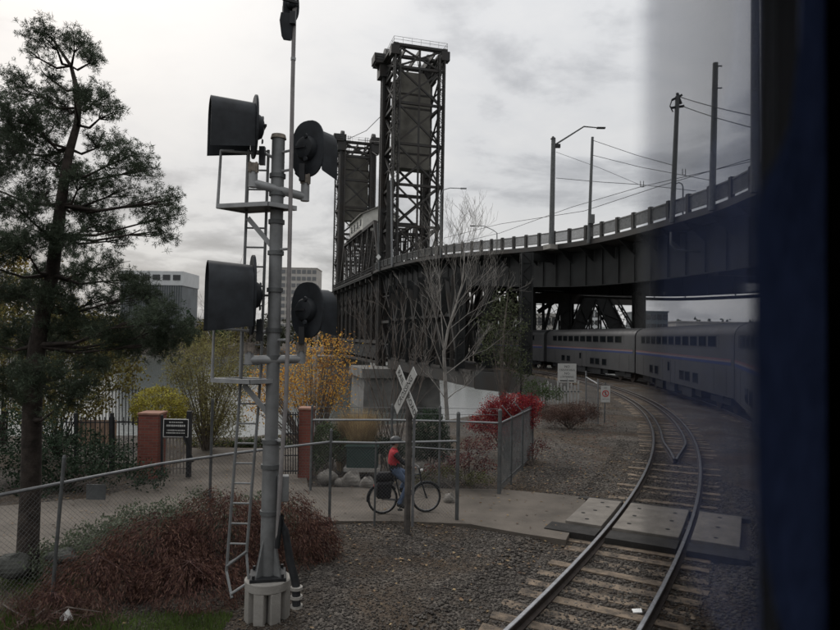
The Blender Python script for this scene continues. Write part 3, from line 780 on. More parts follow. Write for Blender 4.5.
G().box(P(591.5, 219, b2.y - .25), (.55, .4, .9)).build('control_box', M_GALVDULL, T)
T, b3, tp3 = deck_pole(672, 96, .21, 'utility pole with insulators at its head on the viaduct', lean=5.5, base=False)
for (x0, y0, x1, y1) in ((671, 108, 684, 106), (672, 100, 682, 95), (677, 93, 681, 104)):
    G().beam(P(x0, y0, b3.y), P(x1, y1, b3.y), .16).build('insulator', M_DARKMETAL, T)
G().tube([P(672, 100, b3.y), P(670, 106, b3.y), P(673, 112, b3.y)], .05, 5).build('wire_loop', M_DARKMETAL, T)
g = G(); g.tube([P(671, 232, b3.y - .3), P(671, 244, b3.y - .3), P(676, 250, b3.y - .2), P(700, 252, b3.y - .2)], .09, 6); g.build('conduit', M_GALVDULL, T, smooth=True)
T, b4, tp4 = deck_pole(712.5, 63, .24, 'tall pole carrying two short brackets near the viaduct bend', lean=3, base=False)
for yy in (66, 88): G().beam(P(714, yy, b4.y), P(722, yy, b4.y), .07).build('bracket', M_DARKMETAL, T)
T, b5, tp5 = deck_pole(756, -30, .30, 'tallest pole behind the dark window pane on the viaduct', lean=-1, base=False)
T, b6, tp6 = deck_pole(497, 233, .10, 'small curved street lamp on the far side of the viaduct', lean=0, base=False, inset=11, name='street_lamp', cat='street lamp')
G().tube([tp6, P(493, 230, tp6.y), P(484, 226, tp6.y), P(473, 226, tp6.y)], .06, 5).build('arm', M_GALVDULL, T); G().box(P(472.5, 226, tp6.y), (.8, .3, .14)).build('lamp_head', M_DARKMETAL, T)
T, b7, tp7 = deck_pole(441, 196, .16, 'pale street lamp pole in front of the nearer tower leg', lean=0, base=False, name='street_lamp', cat='street lamp')
G().tube([tp7, P(443, 190, tp7.y), P(450, 188, tp7.y), P(463, 188.5, tp7.y)], .07, 5).build('arm', M_GALV, T); G().box(P(463.5, 188.5, tp7.y), (.9, .35, .16)).build('lamp_head', M_GALV, T)
T, b8, tp8 = deck_pole(392, 178, .19, 'pale pole with bracket arm before the nearer tower', m=M_GALV, lean=-1, base=False)
T, b9, tp9 = deck_pole(377.5, 224, .22, 'short grey pole with diamond sign beside the lift span', lean=.5, base=False)
G().prism([P(376, 257, b9.y - .4), P(378.5, 254, b9.y - .4), P(381, 257, b9.y - .4), P(378.5, 260, b9.y - .4)], (0, .05, 0)).build('diamond_sign', M_WHITE, T)
T, bA, tpA = deck_pole(683, 187, .09, 'thin hooked lamp post behind the railing near the bend', base=False, inset=9, name='street_lamp', cat='street lamp')
G().tube([tpA, P(682, 184, tpA.y), P(679, 182.5, tpA.y), P(675, 184, tpA.y)], .06, 5).build('arm', M_GALVDULL, T)
s = edge_px(585); p, d, nn = edge(s)
T = thing('utility_post', 'short dark post standing behind the railing by the slim pole', 'post', p + nn * .8); G().box(p + nn * .8 + Vector((0, 0, 1.2)), (.3, .3, 2.4)).build('shaft', M_DARKMETAL, T); G().box(p + nn * .8 + Vector((0, 0, 2.45)), (.4, .4, .12)).build('cap', M_DARKMETAL, T)

# ---- overhead wires
def wire(pts, label, r=.022, sag=0.0):
    g = G(); q = []
    for (a, b) in zip(pts[:-1], pts[1:]):
        for k in range(8): q.append(Vector(a).lerp(Vector(b), k / 8) - Vector((0, 0, sag * 4 * (k / 8) * (1 - k / 8))))
    q.append(Vector(pts[-1])); g.tube(q, r, 4)
    return tag(g.build('overhead_wire', M_DARKMETAL), label, 'wire', 'overhead wires above the viaduct')
Dd = b4.y
wire([P(680, 97, b3.y), P(760, 117, b5.y), P(830, 130, b5.y - 6)], 'upper wire running right from the insulator pole', .03, .1)
wire([P(682, 106, b3.y), P(758, 129, b5.y), P(830, 140, b5.y - 6)], 'lower wire running right from the insulator pole', .03, .1)
wire([P(444, 238, 98), P(500, 224, 84), P(584, 211, 68), P(660, 186, 60), P(757, 157, 46)], 'lowest contact wire sagging along the viaduct', .03)
wire([P(444, 246, 98), P(500, 233, 86), P(572, 207, 72), P(640, 187, 64), P(757, 160, 52)], 'contact wire rising behind the slim pole', .03)
wire([P(592, 140, b2.y), P(636, 155, b2.y - 3), P(672, 165, b3.y)], 'wire from slim pole top to the insulator pole', .025)
wire([P(592, 155, b2.y), P(640, 167, b2.y - 3), P(714, 181, b4.y)], 'second wire leaving the slim pole toward the bend', .025)
wire([P(556, 178, D), P(600, 182, D - 3), P(640, 184.5, D - 5), P(696, 191, D - 12)], 'level wire from lamp pole to the bend', .028)
wire([P(556, 152, D), P(600, 168, D - 2), P(645, 187, D - 4)], 'thin span wire falling from the lamp pole', .02)
wire([P(441, 206, tp7.y), P(462, 195, 80), P(500, 176, 70)], 'short wire rising right from the tower lamp', .02) if False else None
for i, (x, y) in enumerate(((642, 184), (684, 172))):
    g = G(); DD = 60
    for dx in (-1.5, 1.5): g.beam(P(x + dx, y - 3, DD), P(x + dx, y + 3, DD), .05)
    g.beam(P(x - 1.5, y + 3, DD), P(x + 1.5, y + 3, DD), .05)
    tag(g.build('wire_hanger', M_DARKMETAL), ['small wire hanger left of the insulator pole', 'small wire hanger right of the insulator pole'][i], 'wire hanger', 'wire hangers')
# cables between the two towers
for i, (a, b, la) in enumerate([((10, -3, 52), (66, -3, 61), 'highest cable slanting between the two lift towers'), ((10, 1, 47), (66, 0, 61), 'middle cable slanting between the two lift towers'), ((10, -4, 43), (66, 4, 58), 'lowest cable slanting between the two lift towers')]):
    tag(G().tube([BP(*a), BP(38, (a[1] + b[1]) / 2, (a[2] + b[2]) / 2 - 1.5), BP(*b)], .08, 5).build('tower_cable', M_STEEL2), la, 'cable', 'cables between the towers')
# ------------------------------------------------------------------ the train
M_CAR = mat('car_steel_dimmed', (0.06, 0.06, 0.062), 0.5, metal=0.15, scale=0.6, var=0.14, bump=0.15, bscale=2, detail=9)  # silver darkened: deck shade and window dimming put into the base colour
M_CARROOF = mat('car_roof', (0.075, 0.075, 0.075), 0.6, metal=0.1, scale=0.8, var=0.3)
M_GLASSDARK = mat('car_window', (0.010, 0.012, 0.014), 0.08, var=0.3, scale=0.9, spec=0.6)
M_STR = [mat('stripe_red', (0.15, 0.075, 0.078), 0.5, var=0.1), mat('stripe_white', (0.16, 0.14, 0.14), 0.5, var=0.08), mat('stripe_blue', (0.03, 0.045, 0.13), 0.5, var=0.1)]  # stripe colours dimmed with the body, the same shade put in
def make_car(label):
    T = thing('passenger_car', label, 'railway car', (0, 0, 0), 'double-deck cars of the silver train')
    Ln, hw = 23.9, 1.55
    prof = [(-hw, .95), (-hw, 4.15), (-hw + .06, 4.40), (-hw + .22, 4.62), (-hw + .55, 4.80), (-.6, 4.90), (0, 4.93)]
    prof = prof + [(-x, z) for x, z in prof[-2::-1]]
    g = G(); g.loft([[Vector((x * .96, -Ln / 2, z)) for x, z in prof], [Vector((x, -Ln / 2 + .25, z)) for x, z in prof], [Vector((x, Ln / 2 - .25, z)) for x, z in prof], [Vector((x * .96, Ln / 2, z)) for x, z in prof]], True, cap=True)
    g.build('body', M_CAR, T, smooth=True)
    g = G()
    for k in range(23):
        y = -Ln / 2 + .6 + k * (Ln - 1.2) / 22
        g.loft([[Vector((x * 1.004, y + dy, z + .025)) for x, z in prof[2:-2]] for dy in (-.03, .03)], False)
    g.build('roof_rib', M_CARROOF, T)['kind'] = 'stuff'
    for i, (m, z0, z1) in enumerate(zip(M_STR, (2.86, 2.78, 2.62), (2.95, 2.86, 2.78))):
        for sx in (-1, 1): G().box((sx * (hw + .004), 0, (z0 + z1) / 2), (.012, Ln - .5, z1 - z0 - .002)).build('stripe', m, T)
    G().box((-hw - .006, 0, 3.86), (.012, Ln - 4.2, .78)).build('window_band', mat('window_band', (0.07, 0.07, 0.07), .5, var=.15), T)
    for k in range(11):
        y = -8.75 + k * 1.75
        for sx in (-1, 1):
            w_ = G().box((sx * (hw + .014), y, 3.86), (.03, 1.42, .64)).build('window', M_DARKMETAL, T)
            G().box((sx * (hw + .022), y, 3.86), (.03, 1.30, .54)).build('pane', M_GLASSDARK, w_)
    for y in (-5.6, -3.9, -2.6, 4.2, 5.9):
        w_ = G().box((-hw - .010, y, 1.62), (.03, 1.05, .66)).build('window', M_DARKMETAL, T); G().box((-hw - .018, y, 1.62), (.03, .93, .56)).build('pane', M_GLASSDARK, w_)
    for y in (0.6,):
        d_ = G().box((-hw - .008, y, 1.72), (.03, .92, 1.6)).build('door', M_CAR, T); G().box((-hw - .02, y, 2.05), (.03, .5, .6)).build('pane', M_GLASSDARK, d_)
    for y in (-11.0, -9.0, -1.0, 2.4, 8.6, 11.0): G().box((-hw - .004, y, 1.75), (.01, .03, 1.5)).build('panel_seam', M_DARKMETAL, T)
    for y in (-8.9, 8.9):
        g = G(); g.box((-1.08, y, .62), (.16, 3.3, .34)); g.box((1.08, y, .62), (.16, 3.3, .34)); g.box((0, y, .62), (2.2, .7, .3)); g.box((-1.12, y, .8), (.14, 1.1, .4))
        tk = g.build('truck', M_DARKMETAL, T)
        for dy in (-1.28, 1.28):
            g = G()
            for sx in (-.75, .75):
                pts = [Vector((sx - .06, y + dy + .46 * math.cos(a), .46 + .46 * math.sin(a))) for a in np.linspace(0, 2 * math.pi, 20, endpoint=False)]; g.prism(pts, (.12, 0, 0))
            g.tube([(-.75, y + dy, .46), (.75, y + dy, .46)], .08, 8); g.build('wheelset', M_RAILSIDE, tk)
    G().box((0, 0, .72), (2.5, 11.5, .5)).build('underframe', M_DARKMETAL, T)
    for y in (-3.4, .6, 3.8): G().box((-1.2, y, .62), (.5, 2.2, .55)).build('equipment_box', M_DARKMETAL, T)
    for sy in (-1, 1):
        G().box((0, sy * (Ln / 2 + .17), 2.7), (1.5, .32, 3.6)).build('diaphragm', M_DARKMETAL, T); G().box((0, sy * (Ln / 2 + .2), .75), (.3, .5, .3)).build('coupler', M_DARKMETAL, T)
    return T
def place_car(T, s0, s1):
    a, pa = trk(R_OWN, s0 + 3.2); b, pb = trk(R_OWN, s1 - 3.2); d = b - a
    T.location = (a + b) / 2; T.rotation_euler = (0, 0, math.atan2(-d.x, d.y))
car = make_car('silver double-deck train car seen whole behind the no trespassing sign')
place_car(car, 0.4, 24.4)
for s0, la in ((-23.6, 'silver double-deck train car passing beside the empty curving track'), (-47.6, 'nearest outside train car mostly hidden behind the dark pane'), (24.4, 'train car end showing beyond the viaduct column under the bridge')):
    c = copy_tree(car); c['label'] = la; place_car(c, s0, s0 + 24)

# ------------------------------------------------------------------ the car the camera rides in, with its window and curtain
AZ = R(36.2)
HX, NL, UP = Vector((math.sin(AZ), math.cos(AZ), 0)), Vector((-math.cos(AZ), math.sin(AZ), 0)), Vector((0, 0, 1))
def U(a, o, z): return Vector((0, 0, 0)) + HX * a + NL * o + UP * z
def a_of(px, o=0.10):
    d = ray(px, 315); k = o / d.dot(NL); return (d * k).dot(HX)
OW = 0.10; A0, A1, Z0, Z1 = -0.75, a_of(806), CAM_Z - .62, CAM_Z + .60
AP = a_of(645, OW + .02)
M_INT = mat('car_interior', (0.030, 0.030, 0.032), 0.8, var=0.2, scale=2)
C0 = thing('passenger_car', 'train car around the viewer with dark window post at the right edge', 'railway car', U(0, -1.45, 0), 'double-deck cars of the silver train')
def ubox(name, a0, a1, o0, o1, z0, z1, m, parent=C0):
    return G().box(U((a0 + a1) / 2, (o0 + o1) / 2, (z0 + z1) / 2), (a1 - a0, o1 - o0, z1 - z0), (HX, NL, UP)).build(name, m, parent)
def wallp(a0, a1, z0, z1):
    g = G(); g.box(U((a0 + a1) / 2, OW + .02, (z0 + z1) / 2), (a1 - a0, .04, z1 - z0), (HX, NL, UP), 0)
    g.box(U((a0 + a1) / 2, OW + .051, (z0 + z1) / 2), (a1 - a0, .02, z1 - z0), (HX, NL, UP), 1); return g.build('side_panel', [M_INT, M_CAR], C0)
wallp(-11.5, A0, .95, 4.7); wallp(A1, 11.5, .95, 4.7); wallp(A0, A1, .95, Z0); wallp(A0, A1, Z1, 4.7)
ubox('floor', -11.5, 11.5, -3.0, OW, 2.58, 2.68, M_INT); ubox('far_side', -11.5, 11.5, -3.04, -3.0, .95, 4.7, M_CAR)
ubox('end_wall', 11.46, 11.5, -2.99, OW - .002, 2.69, 4.69, M_INT); ubox('end_wall', -11.5, -11.46, -2.99, OW - .002, 2.69, 4.69, M_INT)
g = G(); rp = [(OW + .06, 4.70), (OW - .1, 4.78), (-.5, 4.90), (-1.45, 4.93), (-2.4, 4.90), (-2.94, 4.78), (-3.04, 4.70)]
g.loft([[U(a, o, z) for o, z in rp] + [U(a, o, z - .05) for o, z in rp[::-1]] for a in (-11.5, 11.5)], True, cap=True); g.build('roof', M_CARROOF, C0)
ubox('window_post', A1 - .03, A1 + .02, OW - .012, OW - .002, Z0 - .02, Z1 + .02, M_BLACK)
mp = bpy.data.materials.new('window_glass'); mp.use_nodes = True; t = mp.node_tree
for n in list(t.nodes):
    if n.type == 'BSDF_PRINCIPLED': t.nodes.remove(n)
gg = t.nodes.new('ShaderNodeNewGeometry'); dp = t.nodes.new('ShaderNodeVectorMath'); dp.operation = 'DOT_PRODUCT'
t.links.new(gg.outputs['Incoming'], dp.inputs[0]); t.links.new(gg.outputs['Normal'], dp.inputs[1])
c_ = math_node(t, 'ABSOLUTE', dp.outputs['Value'])
rs = math_node(t, 'MULTIPLY_ADD', math_node(t, 'POWER', math_node(t, 'SUBTRACT', 1.0, c_), 5.0), 0.96, 0.04)
fac = rs
tr = t.nodes.new('ShaderNodeBsdfTransparent'); tr.inputs[0].default_value = (0.90, 0.905, 0.92, 1)
gl = t.nodes.new('ShaderNodeBsdfGlossy'); gl.inputs['Roughness'].default_value = 0.02; gl.inputs[0].default_value = (.9, .9, .9, 1)
mx = t.nodes.new('ShaderNodeMixShader'); t.links.new(fac, mx.inputs[0]); t.links.new(tr.outputs[0], mx.inputs[1]); t.links.new(gl.outputs[0], mx.inputs[2])
t.links.new(mx.outputs[0], t.nodes['Material Output'].inputs[0])
ubox('pane', AP, A1, OW + .017, OW + .023, Z0, Z1, mp)
# curtain gathered against the window post
M_CURT = mat('curtain_blue', (0.035, 0.05, 0.11), 0.95, var=0.25, scale=30, translucent=0.25)
g = G(); rows, cols = 40, 46; rings = []
ZA = [(-.55, 806), (-.36, 802), (-.26, 780), (-.12, 756), (0, 752), (.09, 750), (.12, 758), (.17, 777), (.22, 788), (.33, 797), (.55, 802)]
for i in range(rows + 1):
    z = -.55 + 1.10 * i / rows
    pxl = float(np.interp(z, [q[0] for q in ZA], [q[1] for q in ZA])); al = a_of(pxl, .085); row = []
    for j in range(cols + 1):
        u = j / cols; a = al + (A1 - .035 - al) * u
        row.append(U(a, .086 - .010 * (1 + math.sin(u * 34 + z * 2.2)) * .5 * (.4 + u), CAM_Z + z))
    rings.append(row)
g.loft(rings, False); cu = g.build('curtain', M_CURT, smooth='all')
tag(cu, 'dark blue pleated curtain gathered at the right edge of the train window', 'curtain')
# ------------------------------------------------------------------ railway signal mast
DS = 8.9
def Q(px, py, dd=0.0): return P(px, py, DS + dd)
mb = PZ(267, 617, -0.14); DS = mb.y
PXM = DS / FPX
M_MAST = mat('mast_grey', (0.20, 0.205, 0.205), 0.55, metal=0.25, scale=4, var=0.22, bump=0.15, bscale=20, detail=8)
M_ARM = mat('signal_arm_grey', (0.30, 0.305, 0.305), 0.5, metal=0.2, scale=5, var=0.2, detail=8)
M_RUSTY = mat('clamp_rust', (0.22, 0.19, 0.16), 0.8, scale=14, var=0.4)
SM = thing('signal_mast', 'tall grey railway signal mast with four black hooded signal heads', 'railway signal', mb)
vd = Vector((mb.x, mb.y, 0)).normalized(); RT = Vector((vd.y, -vd.x, 0)); TW = -vd      # picture right, toward the camera
zt0 = Q(267, 577).z
g = G(); g.tube([mb + UP * -.1, Vector((mb.x, mb.y, zt0 - .16))], .22, 16); g.build('base_core', mat('base_dark', (0.10, 0.095, 0.09), .9, var=.3, scale=6), SM, smooth=True)
for k in range(8):
    a = 2 * math.pi * (k + .5) / 8; c = mb + RT * (math.cos(a) * .255) + TW * (math.sin(a) * .255)
    ax = (RT * math.cos(a) + TW * math.sin(a), -RT * math.sin(a) + TW * math.cos(a), UP)
    G().box(Vector((c.x, c.y, (mb.z - .12 + zt0 - .13) / 2)), (.12, .15, zt0 - .13 - mb.z + .12), ax).build('base_pillar', M_CONC, SM, bevel=.012)
G().tube([(mb.x, mb.y, zt0 - .14), (mb.x, mb.y, zt0 - .125), (mb.x, mb.y, zt0 - .015), (mb.x, mb.y, zt0)], [.31, .325, .325, .31], 24).build('base_ring', M_CONC, SM, smooth=True)
mt = Q(278.5, 139)                                       # mast top
def mz(z): u = (z - zt0) / (mt.z - zt0); return Vector((mb.x, mb.y, zt0)).lerp(mt, u)
MB_ = mz(zt0)
z1 = Q(271, 440).z
G().tube([MB_, mz(z1)], .118, 18).build('lower_tube', M_MAST, SM, smooth=True); G().tube([mz(z1 - .05), mt], .094, 18).build('upper_tube', M_MAST, SM, smooth=True)
G().tube([mt, mt + UP * .06], [.115, .10], 18).build('cap', M_RUSTY, SM, smooth=True)
G().box(MB_ + UP * .025, (.50, .44, .05), (RT, TW, UP)).build('base_plate', M_DARKMETAL, SM, bevel=.008)
for k in range(4):
    a = math.pi / 4 + k * math.pi / 2; d_ = RT * math.cos(a) + TW * math.sin(a); n_ = d_.cross(UP)
    G().prism([MB_ + UP * .05 + d_ * .11 - n_ * .012, MB_ + UP * .05 + d_ * .24 - n_ * .012, MB_ + UP * .55 + d_ * .115 - n_ * .012], n_ * .024).build('gusset', M_MAST, SM)
    b_ = MB_ + UP * .05 + d_ * .28; G().tube([b_ - UP * .02, b_ + UP * .05], .022, 6).build('anchor_bolt', M_DARKMETAL, SM)
for y_ in (441, 466, 512, 253, 222, 194, 176, 357, 330, 290):
    z = Q(270, y_).z; c = mz(z); rr = .125 if y_ > 440 else .105
    G().tube([c - UP * .03, c + UP * .03], rr + .012, 18).build('clamp', M_GALVDULL, SM, smooth=True)
# cross arms with elbows
def arm(pa, pb, up_a, up_b, r):
    g = G(); g.tube([pa, pb], r, 14); o = g.build('cross_arm', M_ARM, SM, smooth=True)
    for p, h_ in ((pa, up_a), (pb, up_b)):
        G().tube([p - UP * r, p + UP * h_], r * 1.02, 14).build('elbow_post', M_ARM, o, smooth=True)
        for k in (-1, 1): G().tube([p + UP * h_ + RT * (k * .045) + TW * .06 - UP * .12, p + UP * h_ + RT * (k * .045) + TW * .06 + UP * .03], .018, 6).build('bolt', M_RUSTY, o)
        G().tube([p + UP * (h_ - .1), p + UP * (h_ + .02)], r * 1.25, 12).build('collar', M_RUSTY, o, smooth=True)
arm(Q(253, 183, -.16), Q(305, 197, .1), .26, .30, .062)
arm(Q(249, 360, -.16), Q(301, 359, .1), .22, .22, .062)
# signal heads
def head(ctr, face, hh, hw, hood_len, hood_r, hood_drop, label, back=True):
    """oval background plate (half height hh, half width hw) facing 'face', long hood on its front, lamp housing behind"""
    f = Vector(face).normalized(); sd_ = UP.cross(f).normalized(); c = Vector(ctr)
    n = 32; ov = [(hw * math.cos(a) , hh * math.sin(a)) for a in np.linspace(0, 2 * math.pi, n, endpoint=False)]
    ov = [(math.copysign(abs(x / hw) ** .8, x) * hw, math.copysign(abs(y / hh) ** .85, y) * hh) for x, y in ov]
    part = G().prism([c + sd_ * x + UP * y - f * .02 for x, y in ov], f * .035).build('signal_head', M_BLACK, SM, bevel=.006)
    part['label'] = label
    # hood: arch open below, longer at the top
    rings = []
    for u in np.linspace(0, 1, 9):
        k = .94 + .13 * u; ring = []
        prof = [(-1, -1.15), (-1, -.3), (-1, .35), (-.92, .68), (-.70, .93), (-.36, 1.07), (0, 1.1), (.36, 1.07), (.70, .93), (.92, .68), (1, .35), (1, -.3), (1, -1.15)]
        for i, (x, y) in enumerate(prof):
            ring.append(c + f * (.02 + hood_len * u) + sd_ * (x * hood_r * k) + UP * (y * hood_r * k * 1.16) - UP * hood_drop * u)
        rings.append(ring)
    g = G(); g.loft(rings, False)
    inner = [[p + (c + f * ((p - c).dot(f)) - p).normalized() * .02 for p in r_] for r_ in rings]
    g.loft(inner, False); m_ = len(rings[0])
    g.loft([rings[-1], inner[-1]], False)
    g.build('hood', M_BLACK, part, smooth=True)
    for sx in (-1, 1):  # lower closing side of the hood
        pass
    g = G(); g.tube([c - f * .02, c - f * .06, c - f * .11, c - f * .13], [hw * .62, hw * .60, hw * .5, hw * .3], 20); g.build('lamp_housing', M_BLACK, part, smooth=True)
    for dy in (.22, -.02, -.26):
        if abs(dy) < hh * .8: G().tube([c - f * .115 + UP * dy * .7 - sd_ * .05, c - f * .135 + UP * dy * .7 - sd_ * .05], [.04, .03], 10).build('back_cap', M_BLACK, part, smooth=True)
    G().box(c - f * .135 + sd_ * .05, (.03, .22, .03), (f, sd_, UP)).build('latch', M_DARKMETAL, part)
    G().beam(c - f * .12 - UP * hh * .6, c - f * .12 - UP * (hh + .08), .08).build('mount', M_DARKMETAL, part)
    return part
fl = -RT * .985 + TW * .17
head(Q(254.5, 127, -.1), fl, .455, .30, .60, .275, .03, 'upper head facing away to the left with long black hood')
head(Q(252, 295, -.1), fl, .575, .32, .60, .355, .02, 'lower head facing left with the largest black hood')
fr_ = RT * .66 + vd * .75
head(Q(308, 149, .1), fr_, .42, .30, .32, .27, .04, 'upper round-backed head seen from behind')
head(Q(307.5, 310, .1), fr_, .41, .29, .34, .25, .02, 'lower round-backed head seen from behind')
# platforms
def platform(corners, label, rail, strut):
    g = G(); g.prism(corners, UP * .035)
    pl = g.build('platform', M_DARKMETAL, SM)
    for a, b in zip(corners, corners[1:] + corners[:1]): G().beam(a + UP * .02, b + UP * .02, .05, .06).build('platform_edge', M_ARM, pl)
    for pts in rail: G().tube(pts, .024, 8).build('guard_bar', M_ARM, pl, smooth=True)
    G().beam(strut[0], strut[1], .05, .07).build('strut', M_ARM, pl)
zpl = Q(217, 209).z
def at_z(px, dd, z, y0):
    p = Q(px, y0, dd); return Vector((p.x, p.y, z))
platform([at_z(217, -.1, zpl, 209), at_z(268, -.35, zpl, 209), at_z(296, -.05, zpl, 209), at_z(246, .25, zpl, 209)], '', [[at_z(217.5, -.1, zpl, 209), Q(221, 151, -.1), Q(266, 154, .0), Q(284, 163, .0)], [at_z(246, .25, zpl, 209), Q(248, 150, .25), Q(221, 151, -.1)]], (Q(248, 218, -.05), mz(Q(272, 251).z)))
zp2 = Q(212, 381).z
platform([at_z(211.5, -.1, zp2, 381), at_z(250, -.30, zp2, 381), at_z(274, -.05, zp2, 381), at_z(240, .22, zp2, 381)], '', [[at_z(212, -.1, zp2, 381), Q(214, 328, -.1), Q(262, 332, 0), mz(Q(273, 331).z)], [at_z(240, .22, zp2, 381), Q(242, 330, .22)]], (Q(244, 385, -.05), mz(Q(270, 418).z)))
# ladder
LDR = G()
la = [Q(249, 150, .12), Q(245, 250, .12), Q(241.5, 370, .1), Q(239, 405, .08), Q(226.5, 571, .02)]; lb = [Q(268.5, 150, .12), Q(265, 250, .12), Q(261, 370, .1), Q(258, 412, .08), Q(246.5, 553, .02)]
lad = G().tube(la, .022, 6).build('ladder', M_MAST, SM, smooth=True)
G().tube(lb, .022, 6).build('stile', M_MAST, lad, smooth=True)
def on(pl, z):
    for a, b in zip(pl[:-1], pl[1:]):
        if min(a.z, b.z) <= z <= max(a.z, b.z): return a.lerp(b, (z - a.z) / (b.z - a.z))
    return pl[-1] if z < pl[-1].z else pl[0]
z = la[-1].z + .1
while z < la[0].z: G().tube([on(la, z), on(lb, z)], .014, 6).build('rung', M_MAST, lad); z += .285
for y_ in (295, 405): p = on(lb, Q(260, y_).z); G().beam(p, mz(p.z), .03).build('standoff', M_MAST, lad)
foot = [Q(226.5, 571, .02), Q(232, 598, -.2)]; foot2 = [Q(246.5, 553, .02), Q(243, 574, -.1), Q(262, 560, 0)]
G().tube(foot, .02, 6).build('fold_foot', M_MAST, lad); G().tube([Q(227, 566, 0), Q(247, 551, 0)], .02, 6).build('fold_foot', M_MAST, lad); G().tube([Q(231, 594, -.2), Q(248, 583, -.1)], .02, 6).build('fold_foot', M_MAST, lad); G().tube([Q(246.5, 553, .02), Q(249, 583, -.1)], .02, 6).build('fold_foot', M_MAST, lad)
# conduit pole on the right of the mast, with the topmost head
cp = [Q(277, 548, -.14), Q(279, 505, -.14), Q(282, 455, -.14), Q(286, 400, -.14), Q(288, 330, -.14), Q(290.5, 200, -.14), Q(292.5, 90, -.14), Q(295, -15, -.14)]
M_COND = mat('conduit_pinkgrey', (0.24, 0.225, 0.22), .6, scale=5, var=.2)
G().tube(cp, .030, 10).build('conduit', M_COND, SM, smooth=True)
for y_ in (63, 153, 172, 250, 340, 440): G().tube([mz(min(mt.z - .05, Q(275, max(y_, 145)).z)), on(cp, Q(290, y_).z)] if y_ > 140 else [on(cp, Q(290, y_).z) - UP * .02, on(cp, Q(290, y_).z) + UP * .02], .02 if y_ > 140 else .038, 8).build('conduit_clip', M_ARM, SM)
head(Q(291, 6, -.1), RT * -.25 + vd * .97, .24, .12, .10, .09, .02, 'topmost small head on the thin conduit pole')
th = [[Q(x, y, dd_) for x, y, dd_ in r_] for r_ in (((281, 12, -.2), (295, 14, -.2), (297, 14, .05), (283, 12, .05)), ((279.5, 20, -.2), (293, 21, -.2), (295, 21, .05), (281, 20, .05)), ((281.5, 36, -.18), (291.5, 38, -.18), (293, 38, .02), (283, 36, .02)), ((283.5, 40, -.16), (290, 41, -.16), (291, 41, 0), (285, 40, 0)))]
G().loft(th, True, cap=True).build('top_hood', M_BLACK, SM, smooth=True)
G().box(Q(283, 488, -.05), (.16, .14, .36), (RT, TW, UP)).build('junction_box', M_MAST, SM, bevel=.01)
G().tube([Q(277, 548, -.14), Q(281, 515, -.12), Q(285, 530, -.12), Q(290, 560, -.15), Q(296, 585, -.2), Q(296.5, 606, -.25)], [.04, .045, .05, .055, .058, .06], 10).build('flexible_pipe', M_DARKMETAL, SM, smooth=True)
for y_ in (588, 597, 606): G().tube([Q(296.5, y_, -.22) - UP * .02, Q(296.5, y_, -.22) + UP * .02], .085, 10).build('pipe_collar', M_CONC, SM, smooth=True)

# ------------------------------------------------------------------ crossbuck
cb = PZ(407, 535, -.12); DC = cb.y
CB = thing('crossbuck_sign', 'white railroad crossing crossbuck on a dark wooden post beside the path', 'crossing sign', cb)
nrm = Vector((-.89, -.45, 0)).normalized(); rt = UP.cross(nrm).normalized()
tz = P(407, 402, DC).z
G().box(Vector((cb.x, cb.y, (cb.z - .1 + tz) / 2)), (.10, .10, tz - cb.z + .1), (rt, nrm, UP)).build('post', mat('post_wood', (.09, .082, .075), .9, scale=6, var=.4, bump=.6, bscale=40), CB, bevel=.008)
sp_ = cb + Vector((.085, -.04, 0)); z0_, z1_ = P(411, 526, DC).z, P(410, 410, DC).z
G().box(Vector((sp_.x, sp_.y, (z0_ + z1_) / 2)) + Vector((.02, 0, 0)), (.055, .03, z1_ - z0_)).build('reflector_strip', M_GALV, CB)
cc = P(411, 391, DC) + nrm * .09; cc = Vector((cb.x, cb.y, cc.z)) + nrm * .085
M_SIGNW = mat('sign_white', (0.46, 0.46, 0.44), 0.5, var=.10, scale=8)
for k, (ang, txt) in enumerate(((-45, ('RAIL', 'ROAD')), (45, ('CROSS', 'ING')))):
    a = R(ang); d_ = rt * math.cos(a) + UP * math.sin(a); w_ = UP * math.cos(a) - rt * math.sin(a); off = nrm * (.012 if k else -.012)
    L2, W2 = .61, .115
    b_ = G().prism([cc + off + d_ * x + w_ * y - nrm * .006 for x, y in ((-L2, -W2), (L2, -W2), (L2, W2), (-L2, W2))], nrm * .012).build('board', M_SIGNW, CB)
    if k == 1: text_obj('CROSSING', .185, M_INK, b_, cc + off + nrm * .009, d_, w_, squash=.98)
    else:
        text_obj('RAIL', .185, M_INK, b_, cc + off + nrm * .009 - d_ * .37, d_, w_, squash=.95); text_obj('ROAD', .185, M_INK, b_, cc + off + nrm * .009 + d_ * .37, d_, w_, squash=.95)

